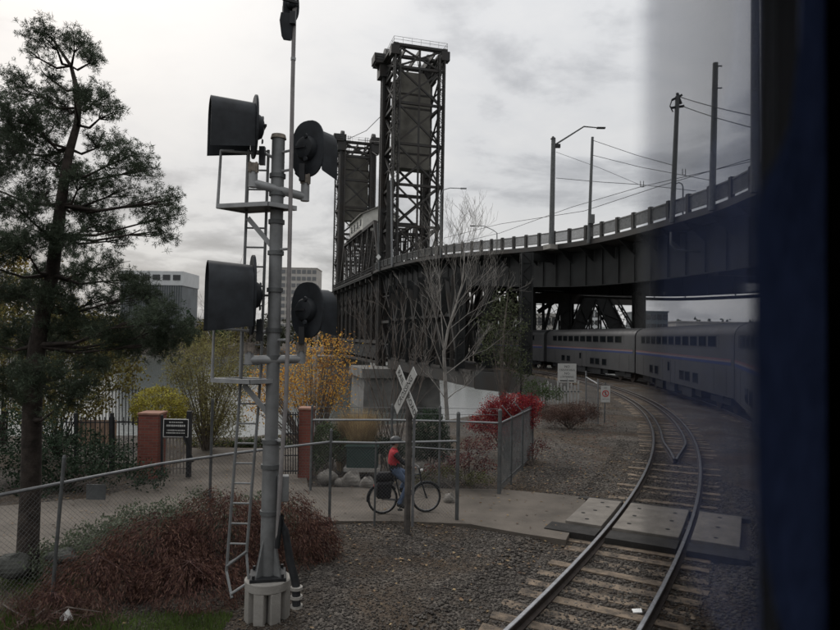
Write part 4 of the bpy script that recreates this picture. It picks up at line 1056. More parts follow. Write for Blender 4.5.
# ------------------------------------------------------------------ bicycle and rider
bc = PZ(404.6, 513, -.06); FW = Vector((math.cos(R(12)), math.sin(R(12)), 0)); LT = Vector((-FW.y, FW.x, 0))
def K(f, l, z): return bc + FW * f + LT * l + UP * z
BK = thing('bicycle', 'black touring bicycle with rear pannier bags on the path behind the crossbuck', 'bicycle', bc)
M_TYRE = mat('tyre', (.012, .012, .012), .8, var=.2); M_FRAME = mat('bike_frame', (.05, .055, .06), .35, metal=.4, var=.2)
for f0 in (-.5, .49):
    c = K(f0, 0, .335); ringp = lambda r, n=36: [c + FW * (r * math.cos(a)) + UP * (r * math.sin(a)) for a in np.linspace(0, 2 * math.pi, n + 1)]
    w_ = G().tube(ringp(.318), .020, 8, cap=False).build('wheel', M_TYRE, BK, smooth=True)
    G().tube(ringp(.293), .011, 6, cap=False).build('rim', M_GALV, w_, smooth=True)
    g = G()
    for k in range(20): a = 2 * math.pi * k / 20; g.tube([c + LT * (.02 * (-1) ** k), c + FW * (.29 * math.cos(a)) + UP * (.29 * math.sin(a))], .0022, 3)
    g.build('spokes', M_WIRE, w_)
    G().tube([c - LT * .05, c + LT * .05], .022, 8).build('hub', M_GALVDULL, w_)
    arc_ = [c + FW * (.35 * math.cos(a)) + UP * (.35 * math.sin(a)) for a in np.linspace(R(35), R(190) if f0 < 0 else R(170), 14)]
    G().tube(arc_, .017, 6).build('mudguard', M_FRAME, BK, smooth=True)
def bt(a, b, r, name='frame_tube', m=None): return G().tube([K(*a), K(*b)], r, 8).build(name, m or M_FRAME, BK, smooth=True)
bt((-.09, 0, .28), (-.235, 0, .83), .016); bt((-.09, 0, .28), (.37, 0, .68), .019); bt((-.215, 0, .76), (.335, 0, .86), .016); bt((.375, 0, .66), (.325, 0, .93), .019)
for s_ in (-1, 1):
    bt((-.09, .04 * s_, .28), (-.5, .055 * s_, .335), .010); bt((-.225, .02 * s_, .78), (-.5, .055 * s_, .335), .009); bt((.38, .04 * s_, .66), (.49, .05 * s_, .335), .012, 'fork')
bt((.325, 0, .93), (.30, 0, 1.02), .014, 'stem'); G().tube([K(.12, -.30, 1.03), K(.2, -.27, 1.04), K(.29, -.12, 1.02), K(.30, 0, 1.02), K(.29, .12, 1.02), K(.2, .27, 1.04), K(.12, .30, 1.03)], .012, 8).build('handlebar', M_GALVDULL, BK, smooth=True)
bt((-.235, 0, .83), (-.25, 0, .90), .013, 'seat_post', M_GALVDULL)
G().loft([[K(-.38, .09 * x, .90 + .02 * y) for x, y in ((-1, 0), (-.7, 1), (.7, 1), (1, 0), (.6, -1), (-.6, -1))], [K(-.25, .06 * x, .90 + .025 * y) for x, y in ((-1, 0), (-.7, 1), (.7, 1), (1, 0), (.6, -1), (-.6, -1))], [K(-.09, .022 * x, .905 + .018 * y) for x, y in ((-1, 0), (-.7, 1), (.7, 1), (1, 0), (.6, -1), (-.6, -1))]], True, cap=True).build('saddle', M_INK, BK, smooth=True)
cr = K(-.09, -.06, .28); G().tube([cr, cr - LT * .012], .095, 20).build('chainring', M_GALVDULL, BK)
bt((-.09, -.08, .28), (-.13, -.08, .12), .011, 'crank'); bt((-.09, .08, .28), (-.04, .08, .44), .011, 'crank')
G().box(K(-.13, -.13, .11), (.10, .09, .022), (FW, LT, UP)).build('pedal', M_INK, BK); G().box(K(-.04, .13, .45), (.10, .09, .022), (FW, LT, UP)).build('pedal', M_INK, BK)
for f1 in ((-.26, .74), (-.66, .72)): bt((-.5, .055, .335), (f1[0], .055, f1[1]), .006, 'rack_stay', M_DARKMETAL)
G().box(K(-.46, 0, .735), (.42, .13, .02), (FW, LT, UP)).build('rack', M_DARKMETAL, BK)
M_BAG = mat('bag_black', (.014, .014, .016), .85, var=.4, scale=20)
for s_ in (-1, 1):
    b_ = G().loft([[K(-.50 + x * .155 * k, s_ * (.075 + dy), .55 + z * .17 * k) for x, z in ((-1, -.8), (-.8, -1), (.8, -1), (1, -.8), (1, .8), (.85, 1), (-.85, 1), (-1, .8))] for dy, k in ((0, .95), (.03, 1.05), (.10, 1.02), (.13, .85))], True, cap=True).build('pannier', M_BAG, BK, smooth=True)
G().loft([[K(-.47 + x * .19 * k, y * .12 * k, zz) for x, y in ((-1, -.7), (-.7, -1), (.7, -1), (1, -.7), (1, .7), (.7, 1), (-.7, 1), (-1, .7))] for zz, k in ((.745, .9), (.78, 1.05), (.87, 1.0), (.92, .75))], True, cap=True).build('rack_bag', M_BAG, BK, smooth=True)
bt((.40, 0, .95), (.34, 0, .93), .03, 'headlamp', M_WHITE)
G().tube([K(-.70, 0, .62), K(-.71, 0, .62)], .03, 8).build('rear_reflector', M_RED, BK)

RD = thing('person', 'person in a red top, jeans and helmet riding the bicycle', 'person', bc)
sk = {  # joint: (pos f,l,z, radius x,y)
 'pelvis': ((-.255, 0, .985), (.135, .155)), 'waist': ((-.275, 0, 1.10), (.125, .145)), 'chest': ((-.275, 0, 1.27), (.15, .185)), 'neckb': ((-.265, 0, 1.40), (.075, .10)), 'neck': ((-.250, 0, 1.455), (.052, .052)), 'jaw': ((-.225, 0, 1.505), (.068, .062)), 'skull': ((-.235, 0, 1.58), (.092, .078)), 'crown': ((-.24, 0, 1.635), (.06, .055))}
ed = [('pelvis', 'waist'), ('waist', 'chest'), ('chest', 'neckb'), ('neckb', 'neck'), ('neck', 'jaw'), ('jaw', 'skull'), ('skull', 'crown')]
for s_, nm in ((-1, 'r'), (1, 'l')):
    sk[nm + 'sh'] = ((-.265, .165 * s_, 1.355), (.068, .07)); sk[nm + 'el'] = ((-.105, .255 * s_, 1.165), (.047, .047)); sk[nm + 'wr'] = ((.085, .275 * s_, 1.055), (.030, .030)); sk[nm + 'hd'] = ((.135, .28 * s_, 1.05), (.036, .026))
    ed += [('chest', nm + 'sh'), (nm + 'sh', nm + 'el'), (nm + 'el', nm + 'wr'), (nm + 'wr', nm + 'hd')]
    kn = (.045, .13 * s_, .665) if s_ < 0 else (.115, .13 * s_, .83); an = (-.165, .12 * s_, .235) if s_ < 0 else (-.07, .12 * s_, .53); to = (-.02, .125 * s_, .155) if s_ < 0 else (.07, .125 * s_, .475)
    sk[nm + 'hp'] = ((-.225, .085 * s_, .945), (.098, .095)); sk[nm + 'kn'] = (kn, (.064, .064)); sk[nm + 'an'] = (an, (.043, .043)); sk[nm + 'he'] = ((an[0] - .035, an[1], an[2] - .065), (.042, .042)); sk[nm + 'to'] = (to, (.032, .045))
    ed += [('pelvis', nm + 'hp'), (nm + 'hp', nm + 'kn'), (nm + 'kn', nm + 'an'), (nm + 'an', nm + 'he'), (nm + 'an', nm + 'to')]
names = list(sk); idx = {n_: i for i, n_ in enumerate(names)}
me = bpy.data.meshes.new('sk'); me.from_pydata([tuple(K(*sk[n_][0]) - bc) for n_ in names], [(idx[a], idx[b]) for a, b in ed], [])
ob = bpy.data.objects.new('sk', me); COL.objects.link(ob); ob.modifiers.new('s', 'SKIN').use_smooth_shade = True
for i, n_ in enumerate(names):
    sv = me.skin_vertices[0].data[i]; sv.radius = sk[n_][1]; sv.use_root = (n_ == 'pelvis')
sb = ob.modifiers.new('d', 'SUBSURF'); sb.levels = sb.render_levels = 2
bpy.context.view_layer.update()
bm_ = bpy.data.meshes.new_from_object(ob.evaluated_get(bpy.context.evaluated_depsgraph_get())); bpy.data.objects.remove(ob)
M_SKIN = mat('skin', (.30, .19, .14), .6, var=.1); M_REDTOP = mat('red_top', (.42, .035, .045), .85, var=.2, scale=12, bump=.4, bscale=25); M_SLEEVE = mat('black_sleeve', (.018, .018, .02), .85, var=.3, scale=12)
M_JEAN = mat('jeans', (.10, .14, .22), .9, var=.3, scale=14, bump=.4, bscale=30); M_SHOE = mat('shoe', (.03, .03, .03), .7, var=.3); M_HIPS = mat('dark_hem', (.02, .02, .022), .9, var=.3)
for m in (M_SKIN, M_REDTOP, M_SLEEVE, M_JEAN, M_SHOE, M_HIPS): bm_.materials.append(m)
pos = {n_: np.array(K(*sk[n_][0]) - bc) for n_ in names}
def seg_mat(a, b):
    if 'he' in (a[1:], b[1:]) or 'to' in (a[1:], b[1:]): return 4
    if b[1:] in ('kn', 'an') or (a[1:] == 'kn'): return 3
    if b[1:] == 'hp': return 3
    if b[1:] in ('el', 'wr') : return 2
    if b[1:] == 'hd': return 0
    if b[1:] == 'sh': return 1
    if a in ('neckb', 'neck', 'jaw', 'skull'): return 0
    if a == 'pelvis': return 5
    return 1
for p_ in bm_.polygons:
    c = np.array(p_.center); best = (1e9, 0)
    for a, b in ed:
        A_, B_ = pos[a], pos[b]; u_ = np.clip((c - A_) @ (B_ - A_) / max((B_ - A_) @ (B_ - A_), 1e-9), 0, 1); d_ = np.linalg.norm(c - A_ - u_ * (B_ - A_)) / max(.03, (1 - u_) * sk[a][1][0] + u_ * sk[b][1][0])
        if d_ < best[0]: best = (d_, seg_mat(a, b))
    p_.material_index = best[1]
    if best[1] == 1 and abs(np.dot(c, np.array(LT))) > .215: p_.material_index = 2
    p_.use_smooth = True
body = bpy.data.objects.new('body', bm_); COL.objects.link(body); body.parent = RD
hc = K(-.235, 0, 1.60)
rings = []
for a in np.linspace(R(-8), R(88), 9): rings.append([hc + FW * (.128 * math.cos(a) * math.cos(t_)) + LT * (.105 * math.cos(a) * math.sin(t_)) + UP * (.01 + .105 * math.sin(a)) for t_ in np.linspace(0, 2 * math.pi, 20, endpoint=False)])
hm = G().loft(rings, True, cap=True).build('helmet', mat('helmet_grey', (.07, .072, .075), .4, var=.3, scale=20), RD, smooth='all')
G().box(hc + FW * .125 + UP * .01, (.07, .15, .012), (FW, LT, UP)).build('visor', M_INK, hm)
for l_ in (-.03, .03): G().box(K(-.15, l_, 1.575), (.012, .022, .012), (FW, LT, UP)).build('eye', M_INK, RD)
G().tube([K(-.155, 0, 1.565), K(-.128, 0, 1.545)], [.012, .016], 6).build('nose', M_SKIN, RD, smooth='all'); G().box(K(-.150, 0, 1.512), (.012, .045, .008), (FW, LT, UP)).build('mouth', M_HIPS, RD)
for l_ in (-.08, .08): G().tube([K(-.24, l_, 1.565), K(-.245, l_ * 1.12, 1.57)], [.03, .024], 8).build('ear', M_SKIN, RD, smooth='all')
rings = [[K(-.245, 0, 1.60) + FW * (-.02 + .098 * math.cos(a) * math.cos(t_)) + LT * (.083 * math.cos(a) * math.sin(t_)) + UP * (-.02 + .08 * math.sin(a)) for t_ in np.linspace(R(75), R(285), 12)] for a in np.linspace(R(-50), R(60), 6)]
G().loft(rings, False).build('hair', M_INK, RD, smooth='all')
for s_ in (-1, 1):
    for k in range(4):
        b0 = K(.145 - .0 * k, s_ * (.262 + .018 * k), 1.062 - .001 * k); G().tube([b0, K(.178, s_ * (.262 + .018 * k), 1.055), K(.185, s_ * (.262 + .018 * k), 1.03), K(.165, s_ * (.262 + .018 * k), 1.018)], [.0095, .0092, .009, .008], 6).build('finger', M_SKIN, RD, smooth='all')
    G().tube([K(.125, s_ * .252, 1.045), K(.150, s_ * .238, 1.035), K(.168, s_ * .245, 1.022)], [.011, .010, .008], 6).build('thumb', M_SKIN, RD, smooth='all')
# ------------------------------------------------------------------ fences
def chain_link(g, a, b, zb, zt, pitch=.075, r=.0017):
    """diagonal wires of a chain link panel between ground points a and b"""
    a, b = Vector(a), Vector(b); d = b - a; d.z = 0; ln = d.length; d.normalize(); h = zt - zb
    n = int((ln + h) / pitch)
    for sg in (1, -1):
        for k in range(n + 1):
            x0 = -h + k * pitch; u0, u1 = max(0, x0), min(ln, x0 + h)
            if u1 <= u0: continue
            z0, z1 = zb + (u0 - x0), zb + (u1 - x0)
            if sg < 0: z0, z1 = zt - (u0 - x0), zt - (u1 - x0)
            p, q = a + d * u0, a + d * u1
            g.tube([(p.x, p.y, z0), (q.x, q.y, z1)], r, 3, cap=False)
def post_at(p, ztop, r, parent, m=M_GALVDULL, lean=(0, 0), name='post'):
    o = G().tube([(p.x, p.y, -.3), (p.x + lean[0], p.y + lean[1], ztop)], r, 10).build(name, m, parent, smooth=True)
    G().tube([(p.x + lean[0], p.y + lean[1], ztop - .01), (p.x + lean[0], p.y + lean[1], ztop + .03)], [r * 1.15, r * .6], 10).build('cap', m, o, smooth=True)
    return o
FZ = 1.63
pa = [PZ(x, y, FZ) for x, y in ((-70, 511), (0, 495), (95, 476.5), (160, 464), (240, 452.5), (330, 442))]
F1 = thing('chain_link_fence', 'galvanised chain link fence sloping up behind the burgundy bush', 'fence', (pa[3].x, pa[3].y, -.12))
G().tube(pa, .026, 8).build('top_rail', M_GALV, F1, smooth=True)
g = G()
for a, b in zip(pa[:-1], pa[1:]): chain_link(g, a, b, -.02, FZ)
g.build('chain_link', M_WIRE, F1)['kind'] = 'stuff'
for px, ys, yt, lean in ((55, 484.5, 457, .12), (211, 456.5, 400, .0)):
    p = PZ(px, ys, FZ); post_at(p, P(px, yt, p.y).z, .026, F1, M_GALVDULL, (lean, 0))
p = PZ(95.5, 476.5, FZ); pl = P(96, 492, p.y - .02)
pt_ = thing('metal_plate', 'blank grey metal plate hanging on the sloping chain link fence', 'plate', pl)
G().box(pl, (19 * p.y / FPX, .01, 15 * p.y / FPX)).build('sheet', M_GALVDULL, pt_)
for dx in (-.1, .1): G().tube([pl + Vector((dx, 0, .1)), pl + Vector((dx, 0, .15))], .008, 5).build('wire_tie', M_WIRE, pt_)

pb = [PZ(x, y, FZ) for x, y in ((331, 442.2), (376, 443), (458, 441))]
F2 = thing('chain_link_fence', 'low see-through chain link fence crossing in front of the cyclist', 'fence', (pb[1].x, pb[1].y, -.12))
G().tube(pb, .024, 8).build('top_rail', M_GALV, F2, smooth=True)
g = G()
for a, b in zip(pb[:-1], pb[1:]): chain_link(g, a, b, -.02, FZ, r=.0016)
g.build('chain_link', M_WIRE, F2)['kind'] = 'stuff'
post_at(pb[1], FZ, .022, F2); post_at(pb[2], P(458, 413, pb[2].y).z, .042, F2); post_at(pb[0], P(331, 430, pb[0].y).z, .03, F2)
G().tube([P(411, 447, pb[1].y), P(458, 450, pb[2].y)], .016, 6).build('mid_rail', M_GALV, F2, smooth=True)

DBk = 16.5
c1 = [P(x, y, DBk) for x, y in ((311, 420), (392, 420), (458, 421.5), (500, 423))]
F3 = thing('chain_link_fence', 'chain link fence with wire strands along the far side of the path', 'fence', (c1[1].x, c1[1].y, -.12))
G().tube(c1, .026, 8).build('top_rail', M_GALV, F3, smooth=True)
g = G()
for a, b in zip(c1[:-1], c1[1:]): chain_link(g, a, b, -.02, a.z - .01)
g.build('chain_link', M_WIRE, F3)['kind'] = 'stuff'
for y_ in (407, 413): G().tube([P(311, y_, DBk), P(392, y_ + .5, DBk), P(500, y_ + 2, DBk)], .006, 4).build('wire_strand', M_WIRE, F3)
for px, yt in ((312, 406), (392, 405), (440, 407), (500, 410)):
    p = P(px, 420, DBk); post_at(p, P(px, yt, DBk).z, .032 if px != 500 else .05, F3)
# receding run to the right
r0, r1 = P(501, 423, DBk), P(533, 408, 21.5); r2 = P(540, 400, 24)
F4 = thing('chain_link_fence', 'chain link fence running away beside the bright red shrub', 'fence', (r0.x, r0.y, -.12))
G().tube([r0 + Vector((0, .02, 0)), r1], .028, 8).build('top_rail', M_GALV, F4, smooth=True)
g = G(); chain_link(g, r0, r1, -.02, r0.z - .02, pitch=.06, r=.0032); g.build('chain_link', M_GALVDULL, F4)['kind'] = 'stuff'
for u in (.28, .62, 1.0):
    p = r0.lerp(r1, u); o = post_at(p, p.z + .03, .032, F4)
    G().tube([p + Vector((0, 0, .02)), p + Vector((-.28, -.05, .34))], .016, 6).build('barb_arm', M_GALV, o, smooth=True)
G().tube([r0 + Vector((0, 0, -1.55)), r1 + Vector((0, 0, -1.55))], .02, 6).build('bottom_rail', M_GALVDULL, F4, smooth=True)

# ------------------------------------------------------------------ brick gate pillars, iron gate and fence
def brick_mat():
    m = bpy.data.materials.new('red_brick'); m.use_nodes = True; t = m.node_tree; b = t.nodes['Principled BSDF']; b.inputs['Roughness'].default_value = .9
    gg = t.nodes.new('ShaderNodeNewGeometry'); sp = t.nodes.new('ShaderNodeSeparateXYZ'); t.links.new(gg.outputs['Position'], sp.inputs[0])
    cb_ = t.nodes.new('ShaderNodeCombineXYZ'); t.links.new(math_node(t, 'ADD', sp.outputs[0], sp.outputs[1]), cb_.inputs[0]); t.links.new(sp.outputs[2], cb_.inputs[1])
    br = t.nodes.new('ShaderNodeTexBrick'); t.links.new(cb_.outputs[0], br.inputs['Vector']); br.inputs['Scale'].default_value = 1.0
    br.inputs['Brick Width'].default_value = .215; br.inputs['Row Height'].default_value = .075; br.inputs['Mortar Size'].default_value = .006
    br.inputs['Color1'].default_value = (.22, .065, .045, 1); br.inputs['Color2'].default_value = (.16, .05, .038, 1); br.inputs['Mortar'].default_value = (.16, .12, .10, 1)
    t.links.new(br.outputs['Color'], b.inputs['Base Color'])
    bn = t.nodes.new('ShaderNodeBump'); bn.inputs['Distance'].default_value = .01; bn.invert = True; t.links.new(br.outputs['Fac'], bn.inputs['Height']); t.links.new(bn.outputs[0], b.inputs['Normal'])
    return m
M_BRICK = brick_mat()
def pillar(px0, px1, ytop, D, label, depth):
    a, b = P(px0, ytop, D), P(px1, ytop, D); c = (a + b) / 2; w_ = (b - a).length
    T = thing('brick_pillar', label, 'brick pillar', (c.x, c.y + depth / 2, -.12), 'brick gate pillars')
    ax = (Vector((1, 0, 0)), Vector((0, 1, 0)), UP)
    G().box((c.x, c.y + depth / 2, (c.z - .06 - .3) / 2), (w_, depth, c.z - .06 + .3), ax).build('shaft', M_BRICK, T, bevel=.006)
    G().box((c.x, c.y + depth / 2, c.z - .03), (w_ + .05, depth + .05, .06), ax).build('cap', mat('pillar_cap', (.27, .15, .11), .9, var=.2, scale=6), T, bevel=.01)
DG = 17.6
pillar(138.5, 159, 413, DG, 'wide red brick gate pillar beside the black notice sign', .55)
pillar(299, 312, 408, DG + .3, 'narrow red brick gate pillar behind the chain link corner', .45)
def iron_panel(T, px0, px1, yt, yb, D, step, m=M_DARKMETAL, rails=(.06, .9), r=.011):
    n = int((px1 - px0) / step)
    for k in range(n + 1):
        x = px0 + (px1 - px0) * k / n; G().beam(P(x, yt, D), P(x, yb, D), r * 2).build('picket', m, T)
    for u in rails:
        y = yt + (yb - yt) * u; G().beam(P(px0, y, D + .012), P(px1, y, D + .012), .04, .03).build('rail', m, T)
IG = thing('iron_gate', 'black iron gate leaf carrying a notice sign beside the brick pillar', 'gate', P(175, 478, DG))
M_PALEBAR = mat('gate_bar', (.17, .15, .135), .7, var=.2)
iron_panel(IG, 163, 187, 437, 474, DG, 3.4, M_PALEBAR, (.02, .85), .013)
G().beam(P(162, 415, DG), P(162, 476, DG), .06).build('stile', M_DARKMETAL, IG)
G().beam(P(189.5, 411, DG), P(188.5, 477, DG), .115).build('gate_post', M_DARKMETAL, IG)
G().beam(P(184, 436, DG - .06), P(193, 462, DG - .06), .05).build('brace', M_DARKMETAL, IG)
NS = thing('notice_sign', 'black notice sign with white lettering on the iron gate', 'sign', P(176, 428, DG - .05))
cS = P(176, 428, DG - .05); sw, sh = 25 * DG / FPX, 18 * DG / FPX
G().box(cS, (sw, .02, sh)).build('border', M_WHITE, NS)
G().box(cS - Vector((0, .008, 0)), (sw - .04, .02, sh - .04)).build('face', M_INK, NS)
for zz, wd, hh_ in ((.155, .36, .035), (.065, .5, .055), (-.06, .46, .035), (-.13, .5, .035)):      # lettering too small to read: rows of short strokes
    g = G(); x = -wd / 2
    while x < wd / 2:
        l_ = random.uniform(.015, .05); g.box(cS + Vector((x + l_ / 2, -.020, zz)), (l_, .004, hh_ * random.uniform(.75, 1))); x += l_ + .012
    g.build('lettering', M_SIGNW, NS)['kind'] = 'stuff'
IG2 = thing('iron_gate', 'black iron gate leaf standing open against the narrow brick pillar', 'gate', P(291, 478, DG + .2))
iron_panel(IG2, 283, 298, 412, 474, DG + .2, 2.5, M_DARKMETAL, (.04, .35, .7, .95), .012)
IF = thing('iron_fence', 'black iron picket fence to the left of the wide brick pillar', 'fence', P(105, 478, DG + .4))
iron_panel(IF, 62, 138, 417, 470, DG + .4, 4.6, M_DARKMETAL, (.10, .88), .011)
for x in (112, 76): G().beam(P(x, 413, DG + .4), P(x, 474, DG + .4), .08).build('post', M_DARKMETAL, IF)
IF2 = thing('iron_fence', 'distant black iron railing behind the clipped round bush', 'fence', P(140, 425, 23))
iron_panel(IF2, 96, 175, 388, 425, 23.5, 3.2, M_DARKMETAL, (.05, .9), .012)
WB = thing('wooden_screen', 'weathered tan board screen behind the iron picket fence', 'screen', P(97, 445, 19.6))
for k in range(9): x = 80 + k * 4.3; G().box(P(x, 433, 19.6 + .02 * (k % 2)), (.115, .03, .78)).build('board', mat('tan_board', (.26, .18, .13), .9, scale=6, var=.3), WB)

# green utility cabinet, boulders, litter
GC = thing('utility_cabinet', 'dark green utility cabinet behind the wire fence beside the path', 'cabinet', P(362, 468, 18))
c = P(362, 458, 18); G().box(c + Vector((0, .25, 0)), (.86, .5, .58)).build('body', mat('cabinet_green', (.016, .04, .035), .5, var=.25, scale=4), GC, bevel=.02); G().box(c + Vector((0, .25, .31)), (.92, .56, .05)).build('lid', MATS['cabinet_green'], GC, bevel=.01); G().box(c + Vector((0, .25, -.33)), (1.0, .6, .1)).build('plinth', M_CONC, GC)
M_ROCK = mat('boulder', (.20, .185, .165), .95, scale=5, var=.35, bump=.8, bscale=14, detail=8)
def boulder(px, py, D, w_, h_, label):
    c = P(px, py, D); n1_, n2_ = 14, 9; rings = []
    ph = [random.uniform(0, 6) for _ in range(6)]
    for j in range(1, n2_):
        a = math.pi * j / n2_ - math.pi / 2
        rings.append([c + Vector((w_ / 2 * math.cos(a) * math.cos(t_), w_ * .42 * math.cos(a) * math.sin(t_), h_ * .6 * math.sin(a))) * (1 + .16 * math.sin(3 * t_ + ph[0]) * math.cos(2 * a + ph[1]) + .12 * math.sin(2 * t_ + ph[2] + 2 * a)) for t_ in np.linspace(0, 2 * math.pi, n1_, endpoint=False)])
    tag(G().loft(rings, True, cap=True).build('boulder', M_ROCK), label, 'boulder', 'pale boulders along the path')
boulder(352, 481, 17.2, .55, .42, 'largest pale boulder at the path edge behind the rear wheel'); boulder(367, 484, 17.0, .42, .30, 'pale pointed boulder just behind the cyclist'); boulder(341, 483, 17.3, .38, .22, 'low boulder at the far left of the path rocks')
boulder(449, 500, 15.6, .32, .25, 'light boulder at the foot of the fence post ahead of the bicycle'); boulder(420, 470, 18.4, .6, .45, 'grey block boulder behind the front wheel'); boulder(328, 477, 17.4, .5, .3, 'boulder beside the burgundy twigs at the narrow pillar')
boulder(330, 463, 18.5, .6, .2, 'flat boulder ledge under the dark hedge') if False else None
M_ROCK = mat('dark_boulder', (.06, .062, .055), .95, scale=5, var=.35, bump=.8, bscale=14); boulder(12, 566, 10.3, .6, .30, 'dark mossy boulder at the left edge beside the pine trunk'); boulder(62, 556, 10.6, .5, .18, 'flat dark boulder between pine trunk and burgundy bush')
c = PZ(66, 621, -.06)
g = G(); pts = [(-.09, 0, 0), (.10, .02, 0), (.07, -.04, .05), (.03, .0, .17), (-.02, .03, .12), (-.07, -.03, .06), (.0, -.06, .02)]
g.add([c + Vector(p) for p in pts], [(0, 5, 6), (6, 5, 2), (6, 2, 1), (5, 3, 2), (5, 4, 3), (0, 4, 5), (1, 2, 3), (1, 3, 4), (0, 1, 4)]); tag(g.build('litter_paper', M_WHITE), 'crumpled white paper litter below the burgundy bush', 'litter')
c = PZ(637, 612, -.16); g = G(); g.prism([c + Vector((-.07, -.05, 0)), c + Vector((.06, -.06, .01)), c + Vector((.08, .05, .02)), c + Vector((-.06, .06, .005))], (0, 0, .015)); tag(g.build('litter_card', M_WHITE), 'small white card lying on the ballast between the rails', 'litter')

# ------------------------------------------------------------------ signs and fences by the far track
DT = 37.0
TS = thing('no_trespassing_sign', 'white no trespassing sign in front of the train', 'sign', P(567, 400, DT))
c = P(567, 373, DT); w_ = 18.5 * DT / FPX
G().box(c, (w_, .02, w_ * 1.02)).build('board', M_SIGNW, TS)
for i, (tx, sz) in enumerate((('NO', .2), ('TRESPASSING', .155), ('NO', .2), ('LOITERING', .165))): text_obj(tx, sz, M_INK, TS, c + Vector((0, -.014, .36 - i * .195)), (1, 0, 0), (0, 0, 1), squash=.95)
G().box(c + Vector((0, -.014, -.44)), (.8, .004, .06)).build('lettering', M_INK, TS)
G().beam(c + Vector((0, .03, -.3)), P(567.5, 404, DT), .07).build('post', M_GALVDULL, TS)
DN = 29.3
NP = thing('no_pedestrian_sign', 'white no pedestrians sign with red slashed circle by the track', 'sign', P(605.5, 421, DN))
c = P(605.5, 394, DN); w_ = 9.2 * DN / FPX; h_ = 16.5 * DN / FPX
G().box(c, (w_, .015, h_)).build('board', M_SIGNW, NP)
cr_ = c + Vector((0, -.012, .02)); g = G(); g.loft([[cr_ + Vector((r_ * math.cos(a), dy, r_ * math.sin(a))) for a in np.linspace(0, 2 * math.pi, 28, endpoint=False)] for r_, dy in ((.115, 0), (.155, 0))], True); g.beam(cr_ + Vector((-.09, -.002, .09)), cr_ + Vector((.09, -.002, -.09)), .03, .004, (0, 1, 0)); g.build('red_circle', M_RED, NP)
g = G(); g.tube([cr_ + Vector((0, -.001, .075)), cr_ + Vector((0, -.004, .075))], .02, 10); g.beam(cr_ + Vector((0, .001, .05)), cr_ + Vector((0, .001, -.01)), .045, .004, (0, 1, 0)); g.beam(cr_ + Vector((0, .001, -.01)), cr_ + Vector((-.03, .001, -.09)), .02, .004, (0, 1, 0)); g.beam(cr_ + Vector((0, .001, -.01)), cr_ + Vector((.035, .001, -.085)), .02, .004, (0, 1, 0)); g.build('pictogram', M_INK, NP)
text_obj('NO', .085, M_INK, NP, c + Vector((0, -.012, .27)), (1, 0, 0), (0, 0, 1)); text_obj('PEDESTRIANS', .052, M_INK, NP, c + Vector((0, -.012, -.235)), (1, 0, 0), (0, 0, 1), squash=.95); text_obj('BEYOND THIS POINT', .036, M_INK, NP, c + Vector((0, -.012, -.30)), (1, 0, 0), (0, 0, 1), squash=.95) if False else None
G().beam(P(605.5, 382, DN) + Vector((0, .02, 0)), P(604.5, 423, DN) + Vector((0, .02, 0)), .05).build('post', M_GALVDULL, NP)
PF = thing('picket_fence', 'short white picket fence behind the brown hedge', 'fence', P(560, 404, 36))
for k in range(12):
    x = 541 + k * 3.4; t_ = P(x, 383 + 3 * math.sin(k * 2.1), 36); b_ = P(x, 404, 36)
    G().prism([b_ + Vector((-.05, 0, 0)), b_ + Vector((.05, 0, 0)), t_ + Vector((.05, 0, -.06)), t_, t_ + Vector((-.05, 0, -.06))], (0, .025, 0)).build('picket', mat('picket_grey', (.34, .34, .33), .7, var=.2), PF)
G().beam(P(539, 392, 36.03), P(582, 391.5, 36.03), .06).build('rail', mat('picket_grey', (.34, .34, .33), .7, var=.2), PF)
CG = thing('chain_link_gate', 'tall narrow chain link gate panel left of the no pedestrians sign', 'gate', P(592, 421, 30))
ga, gb = P(586, 377, 31), P(598, 384, 29.4)
G().beam(P(586, 371, 31), P(586, 420, 31), .06).build('post', M_GALV, CG); G().beam(P(598, 379, 29.4), P(598, 424, 29.4), .06).build('post', M_GALV, CG); G().tube([ga, gb], .03, 6).build('top_rail', M_GALV, CG)
g = G(); chain_link(g, ga, gb, 0, min(ga.z, gb.z) - .02, .08, .004); g.build('chain_link', M_WIRE, CG)['kind'] = 'stuff'
# ------------------------------------------------------------------ vegetation
def leaf_mat(name, c, isl=.9, tr=.25, var=.35, scale=1.6): return mat(name, c, .75, var=var, scale=scale, island=isl, translucent=tr, spec=.2)
M_PINE = leaf_mat('pine_needle', (.062, .080, .052), .9, .2)
M_OLIVE = leaf_mat('olive_leaf', (.165, .14, .048)); M_YELLOW = leaf_mat('yellow_leaf', (.24, .17, .035)); M_WILLOW = leaf_mat('willow_leaf', (.20, .18, .075)); M_ORANGE = leaf_mat('orange_leaf', (.52, .29, .075), 1.0, .35)
M_GREEN = leaf_mat('green_leaf', (.06, .085, .036)); M_DKGREEN = leaf_mat('dark_green_leaf', (.032, .05, .03)); M_SAGE = leaf_mat('sage_leaf', (.11, .13, .085)); M_BURG = leaf_mat('burgundy_leaf', (.110, .056, .045), 1.5, .2); M_REDLEAF = leaf_mat('red_leaf', (.23, .024, .034), 1.3, .2)
M_BROWNLEAF = leaf_mat('brown_leaf', (.10, .06, .05)); M_TAN = leaf_mat('tan_grass', (.36, .27, .16), .8, .3); M_TOPIARY = leaf_mat('topiary_leaf', (.30, .26, .055), 1.0, .25, .5, 2.2)
def px_blobs(lst, D, jit=0.6, ky=1.0):
    """(px, py, rx, ry[, dD]) photo ellipses -> world ellipsoids around depth D"""
    o = []
    for b in lst:
        dd = D + (b[4] if len(b) > 4 else random.uniform(-jit, jit)); s = dd / FPX
        o.append((P(b[0], b[1], dd), (b[2] * s, (b[2] + b[3]) / 2 * s * ky, b[3] * s)))
    return o
